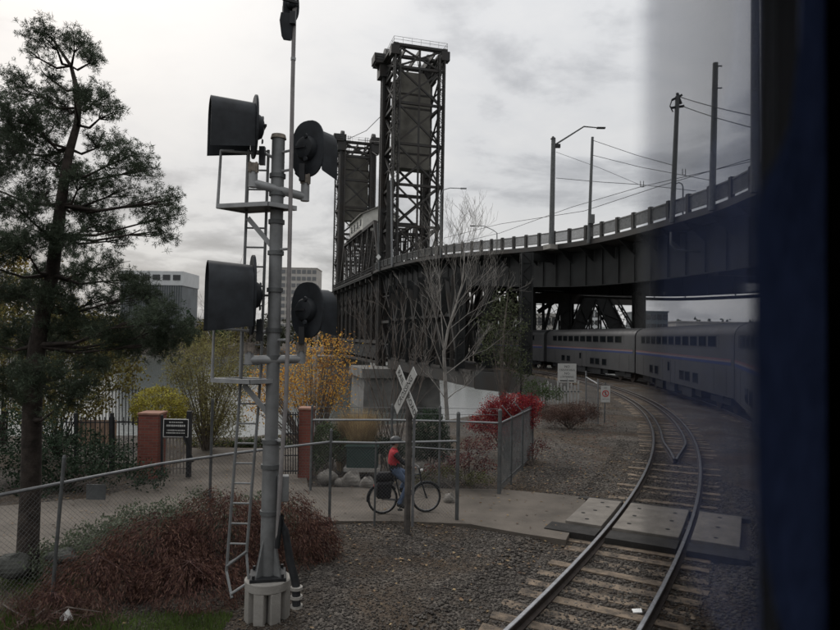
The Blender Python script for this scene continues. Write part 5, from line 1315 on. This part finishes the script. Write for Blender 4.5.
def plant(name, label, cat, base, group=None): return thing(name, label, cat, base, group)
def stems(T, segs, m, name='trunk', sides=6):
    g = G()
    for pts, rd in segs: g.tube(pts, rd, sides, cap=False)
    return g.build(name, m, T, smooth='all')

# pine beside the camera -------------------------------------------------
DPN = PZ(27, 576, -.12).y
PT = plant('pine_tree', 'large dark leaning pine tree filling the left edge', 'tree', PZ(27, 576, -.12))
tp = [(27, 582), (28, 545), (31, 480), (32, 420), (34, 380), (37, 345), (44, 310), (52, 275), (57, 235), (61, 205), (65, 175), (70, 149), (77, 125), (78.5, 108), (77, 90), (71, 66), (58, 47), (50, 36)]
trp = [P(x, y, DPN + .25 * math.sin(i * .5)) for i, (x, y) in enumerate(tp)]
trr = [.19, .165, .155, .15, .14, .13, .115, .105, .095, .085, .075, .065, .055, .048, .042, .03, .02, .012]
g = G(); g.tube(trp, trr, 12); g.build('trunk', M_BARK, PT, smooth='all')
cl_ = [(45, 38, 14, 11), (74, 42, 12, 9), (31, 52, 10, 6), (90, 58, 8, 9), (48, 72, 13, 12), (20, 88, 12, 18), (18, 112, 22, 18), (58, 105, 24, 16), (82, 90, 9, 8), (97, 98, 18, 13), (114, 112, 8, 9), (35, 130, 30, 16), (3, 150, 22, 28), (45, 158, 30, 18), (68, 170, 14, 12), (102, 143, 20, 12), (126, 158, 22, 12), (142, 170, 14, 7), (92, 180, 25, 12), (120, 190, 20, 11), (150, 205, 14, 12), (166, 216, 14, 11), (162, 231, 16, 7), (172, 200, 8, 9),
       (20, 205, 30, 13), (96, 225, 25, 10), (118, 240, 12, 7), (58, 238, 28, 11), (15, 246, 25, 14), (100, 264, 30, 12), (62, 275, 28, 12), (127, 280, 20, 10), (18, 290, 26, 18), (140, 296, 22, 10), (152, 316, 26, 13), (176, 331, 20, 12), (120, 330, 30, 14), (72, 325, 30, 16), (28, 340, 28, 20), (92, 360, 30, 11), (12, 385, 20, 24), (62, 398, 25, 10), (162, 346, 22, 7), (40, 372, 26, 14), (105, 300, 22, 14), (55, 300, 24, 12), (85, 205, 22, 10), (40, 190, 24, 12), (130, 345, 22, 9), (80, 385, 22, 9), (-30, 180, 25, 25), (-30, 260, 25, 30), (-25, 340, 25, 25)]
bl = px_blobs([(a_, b_, c_ * 1.05, d_ * 1.0) for a_, b_, c_, d_ in cl_], DPN, .9, 1.2)
segs = []
for c, r_ in bl:
    k = min(range(3, len(trp)), key=lambda i: abs(trp[i].z - (c.z - .25)) + .1 * (trp[i] - c).length); a = trp[k]
    m1 = a.lerp(c, .35) + Vector((0, 0, -.12)); m2 = a.lerp(c, .7) + Vector((random.uniform(-.1, .1), 0, -.05))
    segs.append(([a, m1, m2, c], [max(.018, trr[k] * .42), .022, .014, .008]))
    for _ in range(6):
        e = c + Vector((random.uniform(-1, 1) * r_[0], random.uniform(-1, 1) * r_[1], random.uniform(-.7, .9) * r_[2])); segs.append(([m2, m2.lerp(e, .55) + Vector((0, 0, random.uniform(-.05, .05))), e], [.011, .007, .003]))
stems(PT, segs, M_BARK, 'branch', 5)
c, d = clumped([(b[0], b[1]) for b in bl], 1180, 11, .085, .25)
nn_ = 34; npuff = len(c); ps = np.repeat(rng.uniform(.6, 1.4, (npuff, 1)), nn_, 0); base = np.repeat(c, nn_, 0)
dr = unit(rng.normal(size=base.shape) + np.repeat(d, nn_, 0) * .3 + np.array([0, 0, .3]))
st = base + dr * rng.uniform(0, .05, (len(base), 1)) * ps; ln_ = rng.uniform(.025, .06, (len(base), 1)) * ps
dr = unit(dr + rng.normal(size=dr.shape) * .6); sd_ = unit(np.cross(dr, rng.normal(size=dr.shape))) * .0042
V = np.stack([st - sd_, st + sd_, st + dr * ln_], 1).reshape(-1, 3)
np_mesh('crown', V, np.arange(len(V)).reshape(-1, 3), M_PINE, PT)

def shrub(name, label, cat, blobs, n, size, aspect, m, base, per=14, spread=.07, shell=.35, dirs=None, jit=1.0, group=None, part='foliage', stem=None, stem_m=None):
    T = plant(name, label, cat, base, group)
    c, d = clumped(blobs, max(1, n // per), per, spread, shell)
    V, F = leaf_geo(c, size, aspect, d * .6 if dirs is None else np.tile(np.array(dirs, float), (len(c), 1)), jit)
    np_mesh(part, V, F, m, T)
    g = G(); b0 = Vector(base)
    for bc_, r_ in blobs:
        for _ in range(stem or 3):
            e = Vector(bc_) + Vector((random.uniform(-.6, .6) * r_[0], random.uniform(-.6, .6) * r_[1], random.uniform(-.2, .8) * r_[2])); s0 = b0 + Vector((random.uniform(-.1, .1), random.uniform(-.1, .1), 0))
            g.tube([s0, s0.lerp(e, .5) + Vector((random.uniform(-.1, .1), random.uniform(-.1, .1), .1)), e], [.02, .012, .004], 4, cap=False)
    g.build('stem', stem_m or M_TWIG, T)
    return T
def gnd(px, D, z=-.12): q_ = P(px, 400, D); return Vector((q_.x, q_.y, z))

# trees and shrubs on the river side, behind the pine
shrub('leafy_tree', 'olive and yellow autumn tree showing through the pine', 'tree', px_blobs([(30, 300, 40, 30), (80, 340, 45, 35), (20, 370, 40, 35), (110, 372, 32, 24), (60, 402, 50, 26)], 20.5, .8), 17000, .10, .6, M_OLIVE, gnd(60, 20.5), 16, .14, .2, stem=6, stem_m=M_BARK)
shrub('leafy_tree', 'yellow leaved tree at the far left behind the pine', 'tree', px_blobs([(8, 262, 22, 18), (15, 300, 20, 24), (-15, 330, 25, 30)], 22.5, .5), 2600, .11, .6, M_YELLOW, gnd(5, 22.5), 12, .12, .2, stem=6, stem_m=M_BARK)
shrub('evergreen_shrub', 'dark green shrub mass behind the iron fence beside the pine', 'shrub', px_blobs([(20, 440, 45, 38), (75, 455, 40, 26), (110, 462, 32, 20), (40, 490, 40, 20), (148, 476, 22, 12)], 16.4, .4), 11000, .075, .55, M_DKGREEN, gnd(70, 16.4), 14, .08, .4)
shrub('round_bush', 'neatly clipped round yellow-green bush behind the brick pillar', 'bush', px_blobs([(159, 406, 27, 19, 0), (159, 414, 27, 16, 0)], 19.2, 0, 1.0), 15000, .045, .6, M_TOPIARY, gnd(159, 19.2), 8, .03, .85)
shrub('willow_shrub', 'tall feathery yellow-green shrub left of the signal mast', 'shrub', px_blobs([(205, 368, 30, 34), (190, 392, 28, 32), (222, 400, 26, 36), (210, 425, 38, 22), (240, 372, 16, 26), (178, 362, 16, 20), (200, 345, 20, 14), (230, 345, 16, 12)], 21.8, .6), 20000, .085, .28, M_WILLOW, gnd(207, 21.8), 16, .12, .15, (0, 0, -.5), .9, stem=8)
shrub('low_hedge', 'low dark hedge at the back of the plaza', 'hedge', px_blobs([(200 + 14 * k, 444 + 1.5 * math.sin(k), 11, 6) for k in range(7)], 22.9, .1), 4500, .06, .6, M_GREEN, gnd(240, 22.9), 10, .05, .5)
# orange tree
OT = shrub('orange_tree', 'slender tree with bright orange leaves right of the signal mast', 'tree', px_blobs([(312, 352, 26, 18), (335, 352, 16, 12), (300, 380, 26, 22), (325, 385, 24, 26), (275, 385, 18, 26), (308, 402, 28, 14), (345, 368, 10, 12), (340, 345, 12, 8), (262, 395, 12, 20), (254, 405, 10, 14), (258, 375, 9, 14), (335, 400, 14, 12)], 20.6, .6), 5600, .075, .6, M_ORANGE, gnd(314, 20.6), 9, .20, .05, stem=7, stem_m=M_TWIG)
stems(OT, [([gnd(312, 20.6), P(314, 410, 20.6), P(316, 370, 20.6), P(318, 335, 20.6)], [.05, .045, .04, .025])], M_PALEBARK)
# bushes behind the wire fence
def grass_tuft(name, label, base, n, h_, sp, m, cat='ornamental grass'):
    T = plant(name, label, cat, base)
    a = rng.uniform(0, 6.28, n); rr_ = np.sqrt(rng.uniform(0, 1, n)) * sp * .35; lean = rng.uniform(.1, 1, n) * sp
    b0 = np.stack([base[0] + rr_ * np.cos(a), base[1] + rr_ * np.sin(a), np.full(n, base[2])], -1)
    hh = h_ * rng.uniform(.6, 1.1, n); a2 = a + rng.normal(size=n) * .4
    mid = b0 + np.stack([lean * .35 * np.cos(a2), lean * .35 * np.sin(a2), hh * .65], -1); tip = b0 + np.stack([lean * np.cos(a2), lean * np.sin(a2), hh], -1)
    s = np.stack([-np.sin(a2), np.cos(a2), 0 * a2], -1) * .008
    V = np.stack([b0 - s, b0 + s, mid + s, mid - s, tip], 1).reshape(-1, 3); i5 = np.arange(n)[:, None] * 5
    F = np.concatenate([i5 + np.array([0, 1, 2]), i5 + np.array([0, 2, 3]), i5 + np.array([3, 2, 4])])
    np_mesh('blades', V, F, m, T); return T
grass_tuft('ornamental_grass', 'tan feathery ornamental grass clump behind the wire fence', gnd(360, 18.9), 2600, 1.75, .75, M_TAN)
grass_tuft('ornamental_grass', 'smaller tan grass clump at the left of the tan clump', gnd(344, 19.2), 900, 1.5, .45, M_TAN)
shrub('dark_bush', 'rounded dark evergreen bush behind the crossbuck', 'bush', px_blobs([(430, 432, 18, 24), (420, 445, 14, 16), (440, 446, 12, 16)], 18.6, .2), 8000, .06, .55, M_DKGREEN, gnd(430, 18.6), 10, .05, .6)
shrub('dark_bush', 'dark green hedge bush right of the narrow brick pillar', 'bush', px_blobs([(326, 440, 13, 18), (338, 448, 14, 14), (320, 455, 10, 14)], 18.4, .2), 5000, .06, .55, M_GREEN, gnd(330, 18.4), 10, .05, .5)
shrub('dark_bush', 'low green bush under the tan ornamental grass', 'bush', px_blobs([(385, 446, 14, 10), (400, 450, 10, 8)], 18.8, .2), 2200, .06, .55, M_DKGREEN, gnd(390, 18.8), 10, .05, .5)
# red shrub and ground cover
shrub('red_shrub', 'bright red autumn shrub beside the receding fence', 'shrub', px_blobs([(512, 404, 28, 10), (500, 412, 20, 12), (530, 404, 14, 9), (488, 412, 10, 8), (520, 418, 20, 14), (498, 426, 18, 12), (478, 424, 12, 9), (510, 434, 18, 10)], 21.5, .4), 20000, .045, .6, M_REDLEAF, gnd(508, 21.5), 12, .06, .3)
shrub('ground_cover', 'patch of red and green low plants behind the fence post', 'plants', px_blobs([(480, 445, 22, 9), (462, 460, 18, 9), (486, 465, 14, 8), (440, 468, 18, 6)], 17.6, .3), 2600, .05, .6, leaf_mat('mixed_low', (.12, .035, .035), 1.2), gnd(470, 17.6), 10, .06, .2)
shrub('ground_cover', 'green and yellow weeds along the path behind the post', 'plants', px_blobs([(445, 472, 18, 6), (475, 478, 20, 6), (425, 478, 12, 5)], 17.0, .2), 1500, .045, .6, leaf_mat('weeds', (.085, .085, .03), 1.1), gnd(455, 17.0), 10, .05, .2)
shrub('ground_cover', 'red leafed weeds beside the foot of the receding fence', 'plants', px_blobs([(528, 452, 12, 5), (540, 445, 10, 5), (518, 462, 8, 4)], 20.5, .3), 700, .05, .6, MATS['mixed_low'], gnd(530, 20.5), 8, .07, .2)
shrub('brown_hedge', 'brown leafless hedge below the white picket fence', 'hedge', px_blobs([(548, 412, 14, 9), (565, 411, 14, 9), (582, 410, 12, 9), (594, 412, 6, 8), (556, 416, 14, 8), (575, 417, 14, 8)], 29, .4), 13000, .06, .35, M_BROWNLEAF, gnd(570, 29), 12, .07, .3)
shrub('leafy_bush', 'green leafed bush under the no trespassing sign', 'bush', px_blobs([(535, 388, 14, 9), (552, 393, 12, 7)], 34, .4), 1500, .09, .5, M_GREEN, gnd(545, 34), 12, .08, .3)
# sparse leafy tree before the viaduct columns
LT_ = shrub('leafy_tree', 'sparse green leafy tree in front of the viaduct columns', 'tree', px_blobs([(506, 305, 16, 16), (492, 325, 16, 16), (515, 330, 14, 18), (500, 350, 24, 16), (515, 362, 16, 14), (525, 378, 12, 8)], 36, .8), 3600, .13, .5, leaf_mat('sparse_leaf', (.062, .072, .038), 1.0), gnd(503, 36), 8, .2, .1, stem=8, stem_m=M_TWIG)
stems(LT_, [([gnd(503, 36), P(502, 360, 36), P(505, 320, 36), P(508, 295, 36)], [.12, .09, .06, .02])], M_TWIG)
# bare pale tree
random.seed(21)
n = 3800; x = rng.normal(9.5, 3.2, n); y = rng.uniform(16, 34, n); k = (rad(x, y) < R_L - 2.2) & (bank_dist(x, y) < -.5); x, y = x[k], y[k]; z = ground_h(x, y) + .02
V, F = leaf_geo(np.stack([x, y, z], -1), .08, .7, None, 1.0); V[:, 2] = np.repeat(z, 4) + (V[:, 2] - np.repeat(z, 4)) * .25 + .01
tag(np_mesh('verge_leaves', V, F, leaf_mat('verge_leaf', (.13, .06, .045), 1.2)), 'reddish brown fallen leaves on the verge beside the far track', 'leaves', kind='stuff')
BT = plant('bare_tree', 'bare pale barked tree rising in front of the viaduct', 'tree', gnd(449, 19.8))
DT_ = 19.8
main = [gnd(449, DT_), P(448, 430, DT_), P(446, 400, DT_), P(445, 375, DT_), P(444, 352, DT_), P(448, 330, DT_), P(456, 305, DT_), P(462, 285, DT_), P(464, 262, DT_), P(462, 240, DT_)]
sg_ = [(main, [.075, .07, .065, .06, .052, .042, .034, .026, .016, .007])]
for k, (x, y) in ((3, (420, 318)), (4, (426, 290)), (4, (436, 262)), (3, (486, 350)), (4, (484, 310)), (5, (476, 280)), (6, (476, 258)), (6, (452, 256)), (7, (472, 242)), (5, (432, 292)), (2, (468, 385)), (2, (424, 372)), (7, (458, 232)), (5, (496, 300)), (6, (488, 272)), (8, (468, 228))):
    a = main[k]; e = P(x, y, DT_ + random.uniform(-.9, .9)); L_ = (e - a).length
    m1 = a.lerp(e, .4) + Vector((0, 0, .06 * L_)); m2 = a.lerp(e, .75) + Vector((random.uniform(-.1, .1), 0, .05 * L_)); r0 = .019 if k < 5 else .013
    sg_.append(([a, m1, m2, e], [r0, r0 * .7, r0 * .4, .005]))
    for q_, dq in ((m1, (m2 - a)), (m2, (e - m1)), (e, (e - m2)), (m2, (e - a)), (m1.lerp(m2, .5), (m2 - m1))):
        sg_ += branch_tree(q_, dq.normalized() + Vector((random.uniform(-.7, .7), random.uniform(-.7, .7), random.uniform(.0, .7))), L_ * random.uniform(.25, .5), .0075, 3, .6, 4, (2, 3), .35, .16, .0024)
stems(BT, sg_, M_PALEBARK, 'trunk', 5)
BT2 = plant('bare_shrub', 'brown twiggy multi stemmed bush left of the bare tree', 'bush', gnd(394, 19.3))
sg_ = []
for k in range(16):
    x = 394 + random.uniform(-12, 12); a = gnd(x, 19.3 + random.uniform(-.3, .3)); e = P(394 + random.uniform(-38, 48), random.uniform(300, 370), 19.3 + random.uniform(-.8, .8)); m_ = a.lerp(e, .5) + Vector((random.uniform(-.15, .15), 0, .3))
    sg_.append(([a, a.lerp(m_, .6), m_, e], [.022, .018, .013, .004]))
    for _ in range(4): q_ = m_.lerp(e, random.uniform(0, 1)); sg_ += branch_tree(q_, (e - a).normalized() + Vector((random.uniform(-.8, .8), random.uniform(-.8, .8), 0)), random.uniform(.3, .8), .007, 2, .7, 4, (2, 3), .3, .18, .0026)
stems(BT2, sg_, M_TWIG, 'stem', 4)
BT3 = plant('bare_tree', 'faint bare tree beyond the river bank behind the upper left hood', 'tree', gnd(205, 40, -6))
sg_ = branch_tree(gnd(205, 40, -6), (0, 0, 1), 5.6, .10, 5, .5, 5, (3, 4), .4, .12, .005, .70); stems(BT3, sg_, M_TWIG, 'trunk', 4)

# burgundy weeping mound below the fence
BM = plant('burgundy_bush', 'weeping burgundy leaved bush spreading along the fence by the signal base', 'bush', PZ(200, 560, -.12))
def mound(px, py, D, rx, ry, rz): q_ = P(px, py, D); return ((q_.x, q_.y, 0.0), (rx, ry, rz))
blm = [((P(225, 500, 11.2).x, 11.2, .05), (1.15, .9, 1.08)), ((P(160, 500, 10.7).x, 10.6, .0), (1.05, .85, .88)), ((P(105, 500, 10.0).x, 9.9, -.05), (.9, .75, .56)), ((P(65, 500, 9.5).x, 9.3, -.08), (.5, .5, .26)), ((P(285, 500, 11.7).x, 11.6, .05), (.8, .75, 1.02)), ((P(318, 500, 12.0).x, 11.9, .0), (.45, .5, .62)), ((P(190, 540, 9.9).x, 9.9, -.05), (.95, .7, .5))]
n = 80000; c, d = clumped(blm, n // 12, 12, .05, .72)
k = c[:, 2] > -.14; c, d = c[k], d[k]
V, F = leaf_geo(c, .075, .16, unit(d * np.array([1, 1, .15])) * .8 + np.array([0, 0, -.9]), .45); np_mesh('foliage', V, F, M_BURG, BM)
g = G()
for bc_, r_ in blm:
    for _ in range(7):
        a = random.uniform(0, 6.28); u = random.uniform(.3, 1.06); top_ = Vector(bc_) + Vector((0, 0, r_[2] * .95)); e = Vector(bc_) + Vector((math.cos(a) * r_[0] * u * 1.05, math.sin(a) * r_[1] * u * 1.05, -.05 + (1 - u) * r_[2] * .6))
        m_ = top_.lerp(e, .5) + Vector((math.cos(a) * r_[0] * .22, math.sin(a) * r_[1] * .22, r_[2] * .28)); g.tube([Vector(bc_) + Vector((0, 0, -.1)), top_, m_, e], [.010, .007, .005, .0025], 4, cap=False)
g.build('stem', mat('burgundy_twig', (.075, .04, .036), .9, var=.3), BM)
shrub('ground_ivy', 'grey-green low shrub behind the sloping fence', 'shrub', [((P(x, 500, D).x, D, .05), (r_, .5, h_)) for x, D, r_, h_ in ((45, 10.6, .45, .36), (80, 11.0, .5, .44), (105, 11.9, .55, .42), (140, 12.6, .6, .5), (120, 11.4, .55, .5), (165, 12.0, .65, .72), (205, 12.6, .75, .8), (250, 13.0, .6, .66), (285, 13.2, .4, .45))], 26000, .055, .5, M_SAGE, gnd(190, 12.3), 12, .06, .3)
shrub('dry_plants', 'dry brown stalks at the lower left corner below the pine', 'plants', [((P(x, 560, D).x, D, -.05), (.45, .4, .22)) for x, D in ((20, 9.2), (60, 8.9), (30, 8.6), (95, 9.0))], 2600, .12, .09, M_BROWNLEAF, gnd(40, 9), 8, .08, .1, (0, 0, .7), .6)
def grass(name, label, xs, ys, n, m, h_=.06):
    x = rng.uniform(*xs, n); y = rng.uniform(*ys, n); a = rng.uniform(0, 6.28, n); s_ = np.stack([np.cos(a), np.sin(a), 0 * a], -1) * .005
    keep = noise2(x, y) > 0; x, y, a, s_ = x[keep], y[keep], a[keep], s_[keep]; n = len(x)
    z = ground_h(x, y); b0 = np.stack([x, y, z - .01], -1); tip = b0 + np.stack([rng.normal(size=n) * .03, rng.normal(size=n) * .03, h_ * rng.uniform(.5, 1.4, n)], -1)
    V = np.stack([b0 - s_, b0 + s_, tip], 1).reshape(-1, 3); tag(np_mesh(name, V, np.arange(len(V)).reshape(-1, 3), m), label, 'grass', kind='stuff')
def noise2(x, y): return np.sin(x * 2.1 + y * .7) + np.sin(y * 1.7 - x * .9 + 2) + rng.normal(size=x.shape) * .4
M_GRASS = leaf_mat('grass_blade', (.085, .125, .03), 1.0, .2)
grass('grass', 'patchy short grass at the lower left below the burgundy bush', (-6.6, -2.6), (7.2, 9.4), 42000, M_GRASS, .085)
grass('verge_grass', 'mossy grass around the pine trunk', (-8.5, -5.2), (9.0, 12.5), 30000, M_GRASS, .08)

# ------------------------------------------------------------------ far shore, skyline
def far_tree(px, D, wpx, hpx, ybase, m, label):
    s = D / FPX; b_ = P(px, ybase, D)
    return shrub('far_tree', label, 'tree', [((b_.x + random.uniform(-.3, .3) * wpx * s, D, b_.z + hpx * s * u), (wpx * s * w_, wpx * s * .5, hpx * s * .3)) for u, w_ in ((.35, .5), (.6, .45), (.8, .3))], 500, 1.6 * D / 350, .7, m, b_, 6, .9, .3, group='trees on the far shore', stem=2, stem_m=M_BARK)
for i, (px, w_, h_, m, la) in enumerate(((188, 13, 24, M_DKGREEN, 'dark tree on the far shore right of the square building'), (200, 12, 18, M_OLIVE, 'olive tree on the far shore left of the signal ladder'), (222, 14, 20, M_GREEN, 'green tree on the far shore behind the signal ladder'), (118, 15, 20, M_GREEN, 'green tree on the far shore left of the square building'), (240, 12, 16, M_OLIVE, 'olive tree on the far shore behind the signal mast'), (98, 16, 22, M_OLIVE, 'tree on the far shore behind the pine'), (330, 14, 18, M_DKGREEN, 'dark tree under the far end of the bridge'), (275, 14, 20, M_GREEN, 'green tree on the far shore right of the mast'), (300, 14, 18, M_DKGREEN, 'dark tree on the far shore below the tan tower block'), (255, 12, 14, M_OLIVE, 'small olive tree on the far shore by the mast'))):
    far_tree(px, 372 + i * 3, w_ * 1.3, h_ * 1.5, 350, m, la)
wx = np.linspace(-420, 330, 420); wy = 366 - .25 * wx + rng.uniform(-6, 6, 420); wh = 7 + 6 * rng.uniform(0, 1, 420) + 4 * np.sin(wx * .05)
cc_ = np.stack([wx, wy, -2.5 + wh * .5], -1)
c, d = clumped([(tuple(q_), (4.5, 4.5, h_ * .62)) for q_, h_ in zip(cc_, wh)], 5200, 5, .8, .4)
V, F = leaf_geo(c, 1.7, .7, None, 1.0)
tag(np_mesh('far_woods', V, F, leaf_mat('woods_leaf', (.075, .078, .055), .9, .15)), 'dark band of trees along the far river bank', 'woods', kind='stuff')
hx_ = np.linspace(-3000, 3000, 121); hz_ = 62 + 30 * np.sin(hx_ * .0021 + 1) + 16 * np.sin(hx_ * .0068) + 7 * np.sin(hx_ * .021)
hv = []; 
for yy, f_ in ((2000, 0), (2400, .6), (2800, 1.0), (3400, .8)): hv += [(a_, yy, -3 + f_ * b_) for a_, b_ in zip(hx_, hz_)]
hf = [(r_ * 121 + i_, r_ * 121 + i_ + 1, (r_ + 1) * 121 + i_ + 1, (r_ + 1) * 121 + i_) for r_ in range(3) for i_ in range(120)]
tag(np_mesh('hills', np.array(hv), np.array(hf), mat('hill_woods', (.10, .11, .105), .95, scale=.02, var=.25), smooth=True), None, None, kind='structure')
def block(name, label, px0, px1, yt, D, yb, m, floors, bays, depth=24, wm=None, inset=.25, split=None):
    a, b = P(px0, yt, D), P(px1, yt, D); zb = P(px0, yb, D).z
    T = thing(name, label, 'building', ((a.x + b.x) / 2, D + depth / 2, zb))
    W_ = b.x - a.x; Hh = a.z - zb
    G().box(((a.x + b.x) / 2, D + depth / 2, (a.z + zb) / 2), (W_, depth, Hh)).build('wall', m, T)
    wm = wm or M_GLASSDARK
    for j in range(floors):
        for i in range(bays):
            w0 = W_ / bays; h0 = Hh / floors; c = Vector((a.x + (i + .5) * w0, D - .1, zb + (j + .5) * h0)); o = G().box(c, (w0 * (1 - inset), .3, h0 * .55)).build('window', wm, T)
    G().box(((a.x + b.x) / 2, D + depth / 2, a.z + .3), (W_ + .8, depth + .8, .6)).build('parapet', m, T)
    return T, a, b
M_TANB = mat('tan_facade', (.42, .40, .37), .8, scale=.2, var=.12); M_GLASSB = mat('blue_facade', (.11, .125, .135), .35, scale=.15, var=.2); M_WHITEB = mat('white_facade', (.55, .56, .56), .7, scale=.2, var=.08)
# square building with white crown and dark ribbed body
T, a, b = block('office_building', 'square grey ribbed building with white top storey across the river', 121, 182, 285, 420, 352, M_GLASSB, 1, 1, 30, M_GLASSB)
for k in range(26): x = a.x + (b.x - a.x) * (k + .5) / 26; G().box((x, 419.7, (a.z + P(121, 352, 420).z) / 2), (.5, .5, a.z - P(121, 352, 420).z)).build('rib', mat('rib_grey', (.17, .18, .18), .6, var=.15), T)
cw_ = (b.x - a.x); tz_ = P(121, 271, 420).z
G().box(((a.x + b.x) / 2, 435, (a.z + tz_) / 2 + .4), (cw_ + 1.2, 31.2, tz_ - a.z)).build('crown_storey', M_WHITEB, T)
for k in range(6): G().box((a.x + cw_ * (k + .5) / 6, 419.2, (a.z + tz_) / 2 + .9), (cw_ / 6 * .72, .3, (tz_ - a.z) * .38)).build('window', M_GLASSDARK, T)
block('apartment_tower', 'tan apartment tower with window grid behind the signal mast', 281, 317, 268, 520, 350, M_TANB, 12, 7, 26, mat('hazed_window', (.16, .165, .17), .4, var=.2))  # windows greyed in the colour to stand for distance haze
block('low_building', 'small tan building beside the square grey building across the river', 184, 203, 322, 470, 352, M_TANB, 4, 5, 20)
block('low_building', 'pale low block on the far shore under the lower left signal hood', 214, 250, 330, 480, 352, M_WHITEB, 3, 8, 20)
block('low_building', 'grey office block seen under the viaduct beyond the train', 640, 668, 312, 300, 340, M_GLASSB, 3, 5, 20)
block('low_building', 'low flat building under the viaduct near the dark pane', 676, 742, 322, 320, 342, M_TANB, 1, 9, 20)
block('low_building', 'pale block glimpsed between the battered bent legs', 566, 600, 310, 320, 342, M_WHITEB, 4, 6, 20)
block('low_building', 'distant flat roofed shed left of the bent legs', 528, 556, 314, 340, 342, M_TANB, 2, 6, 20)
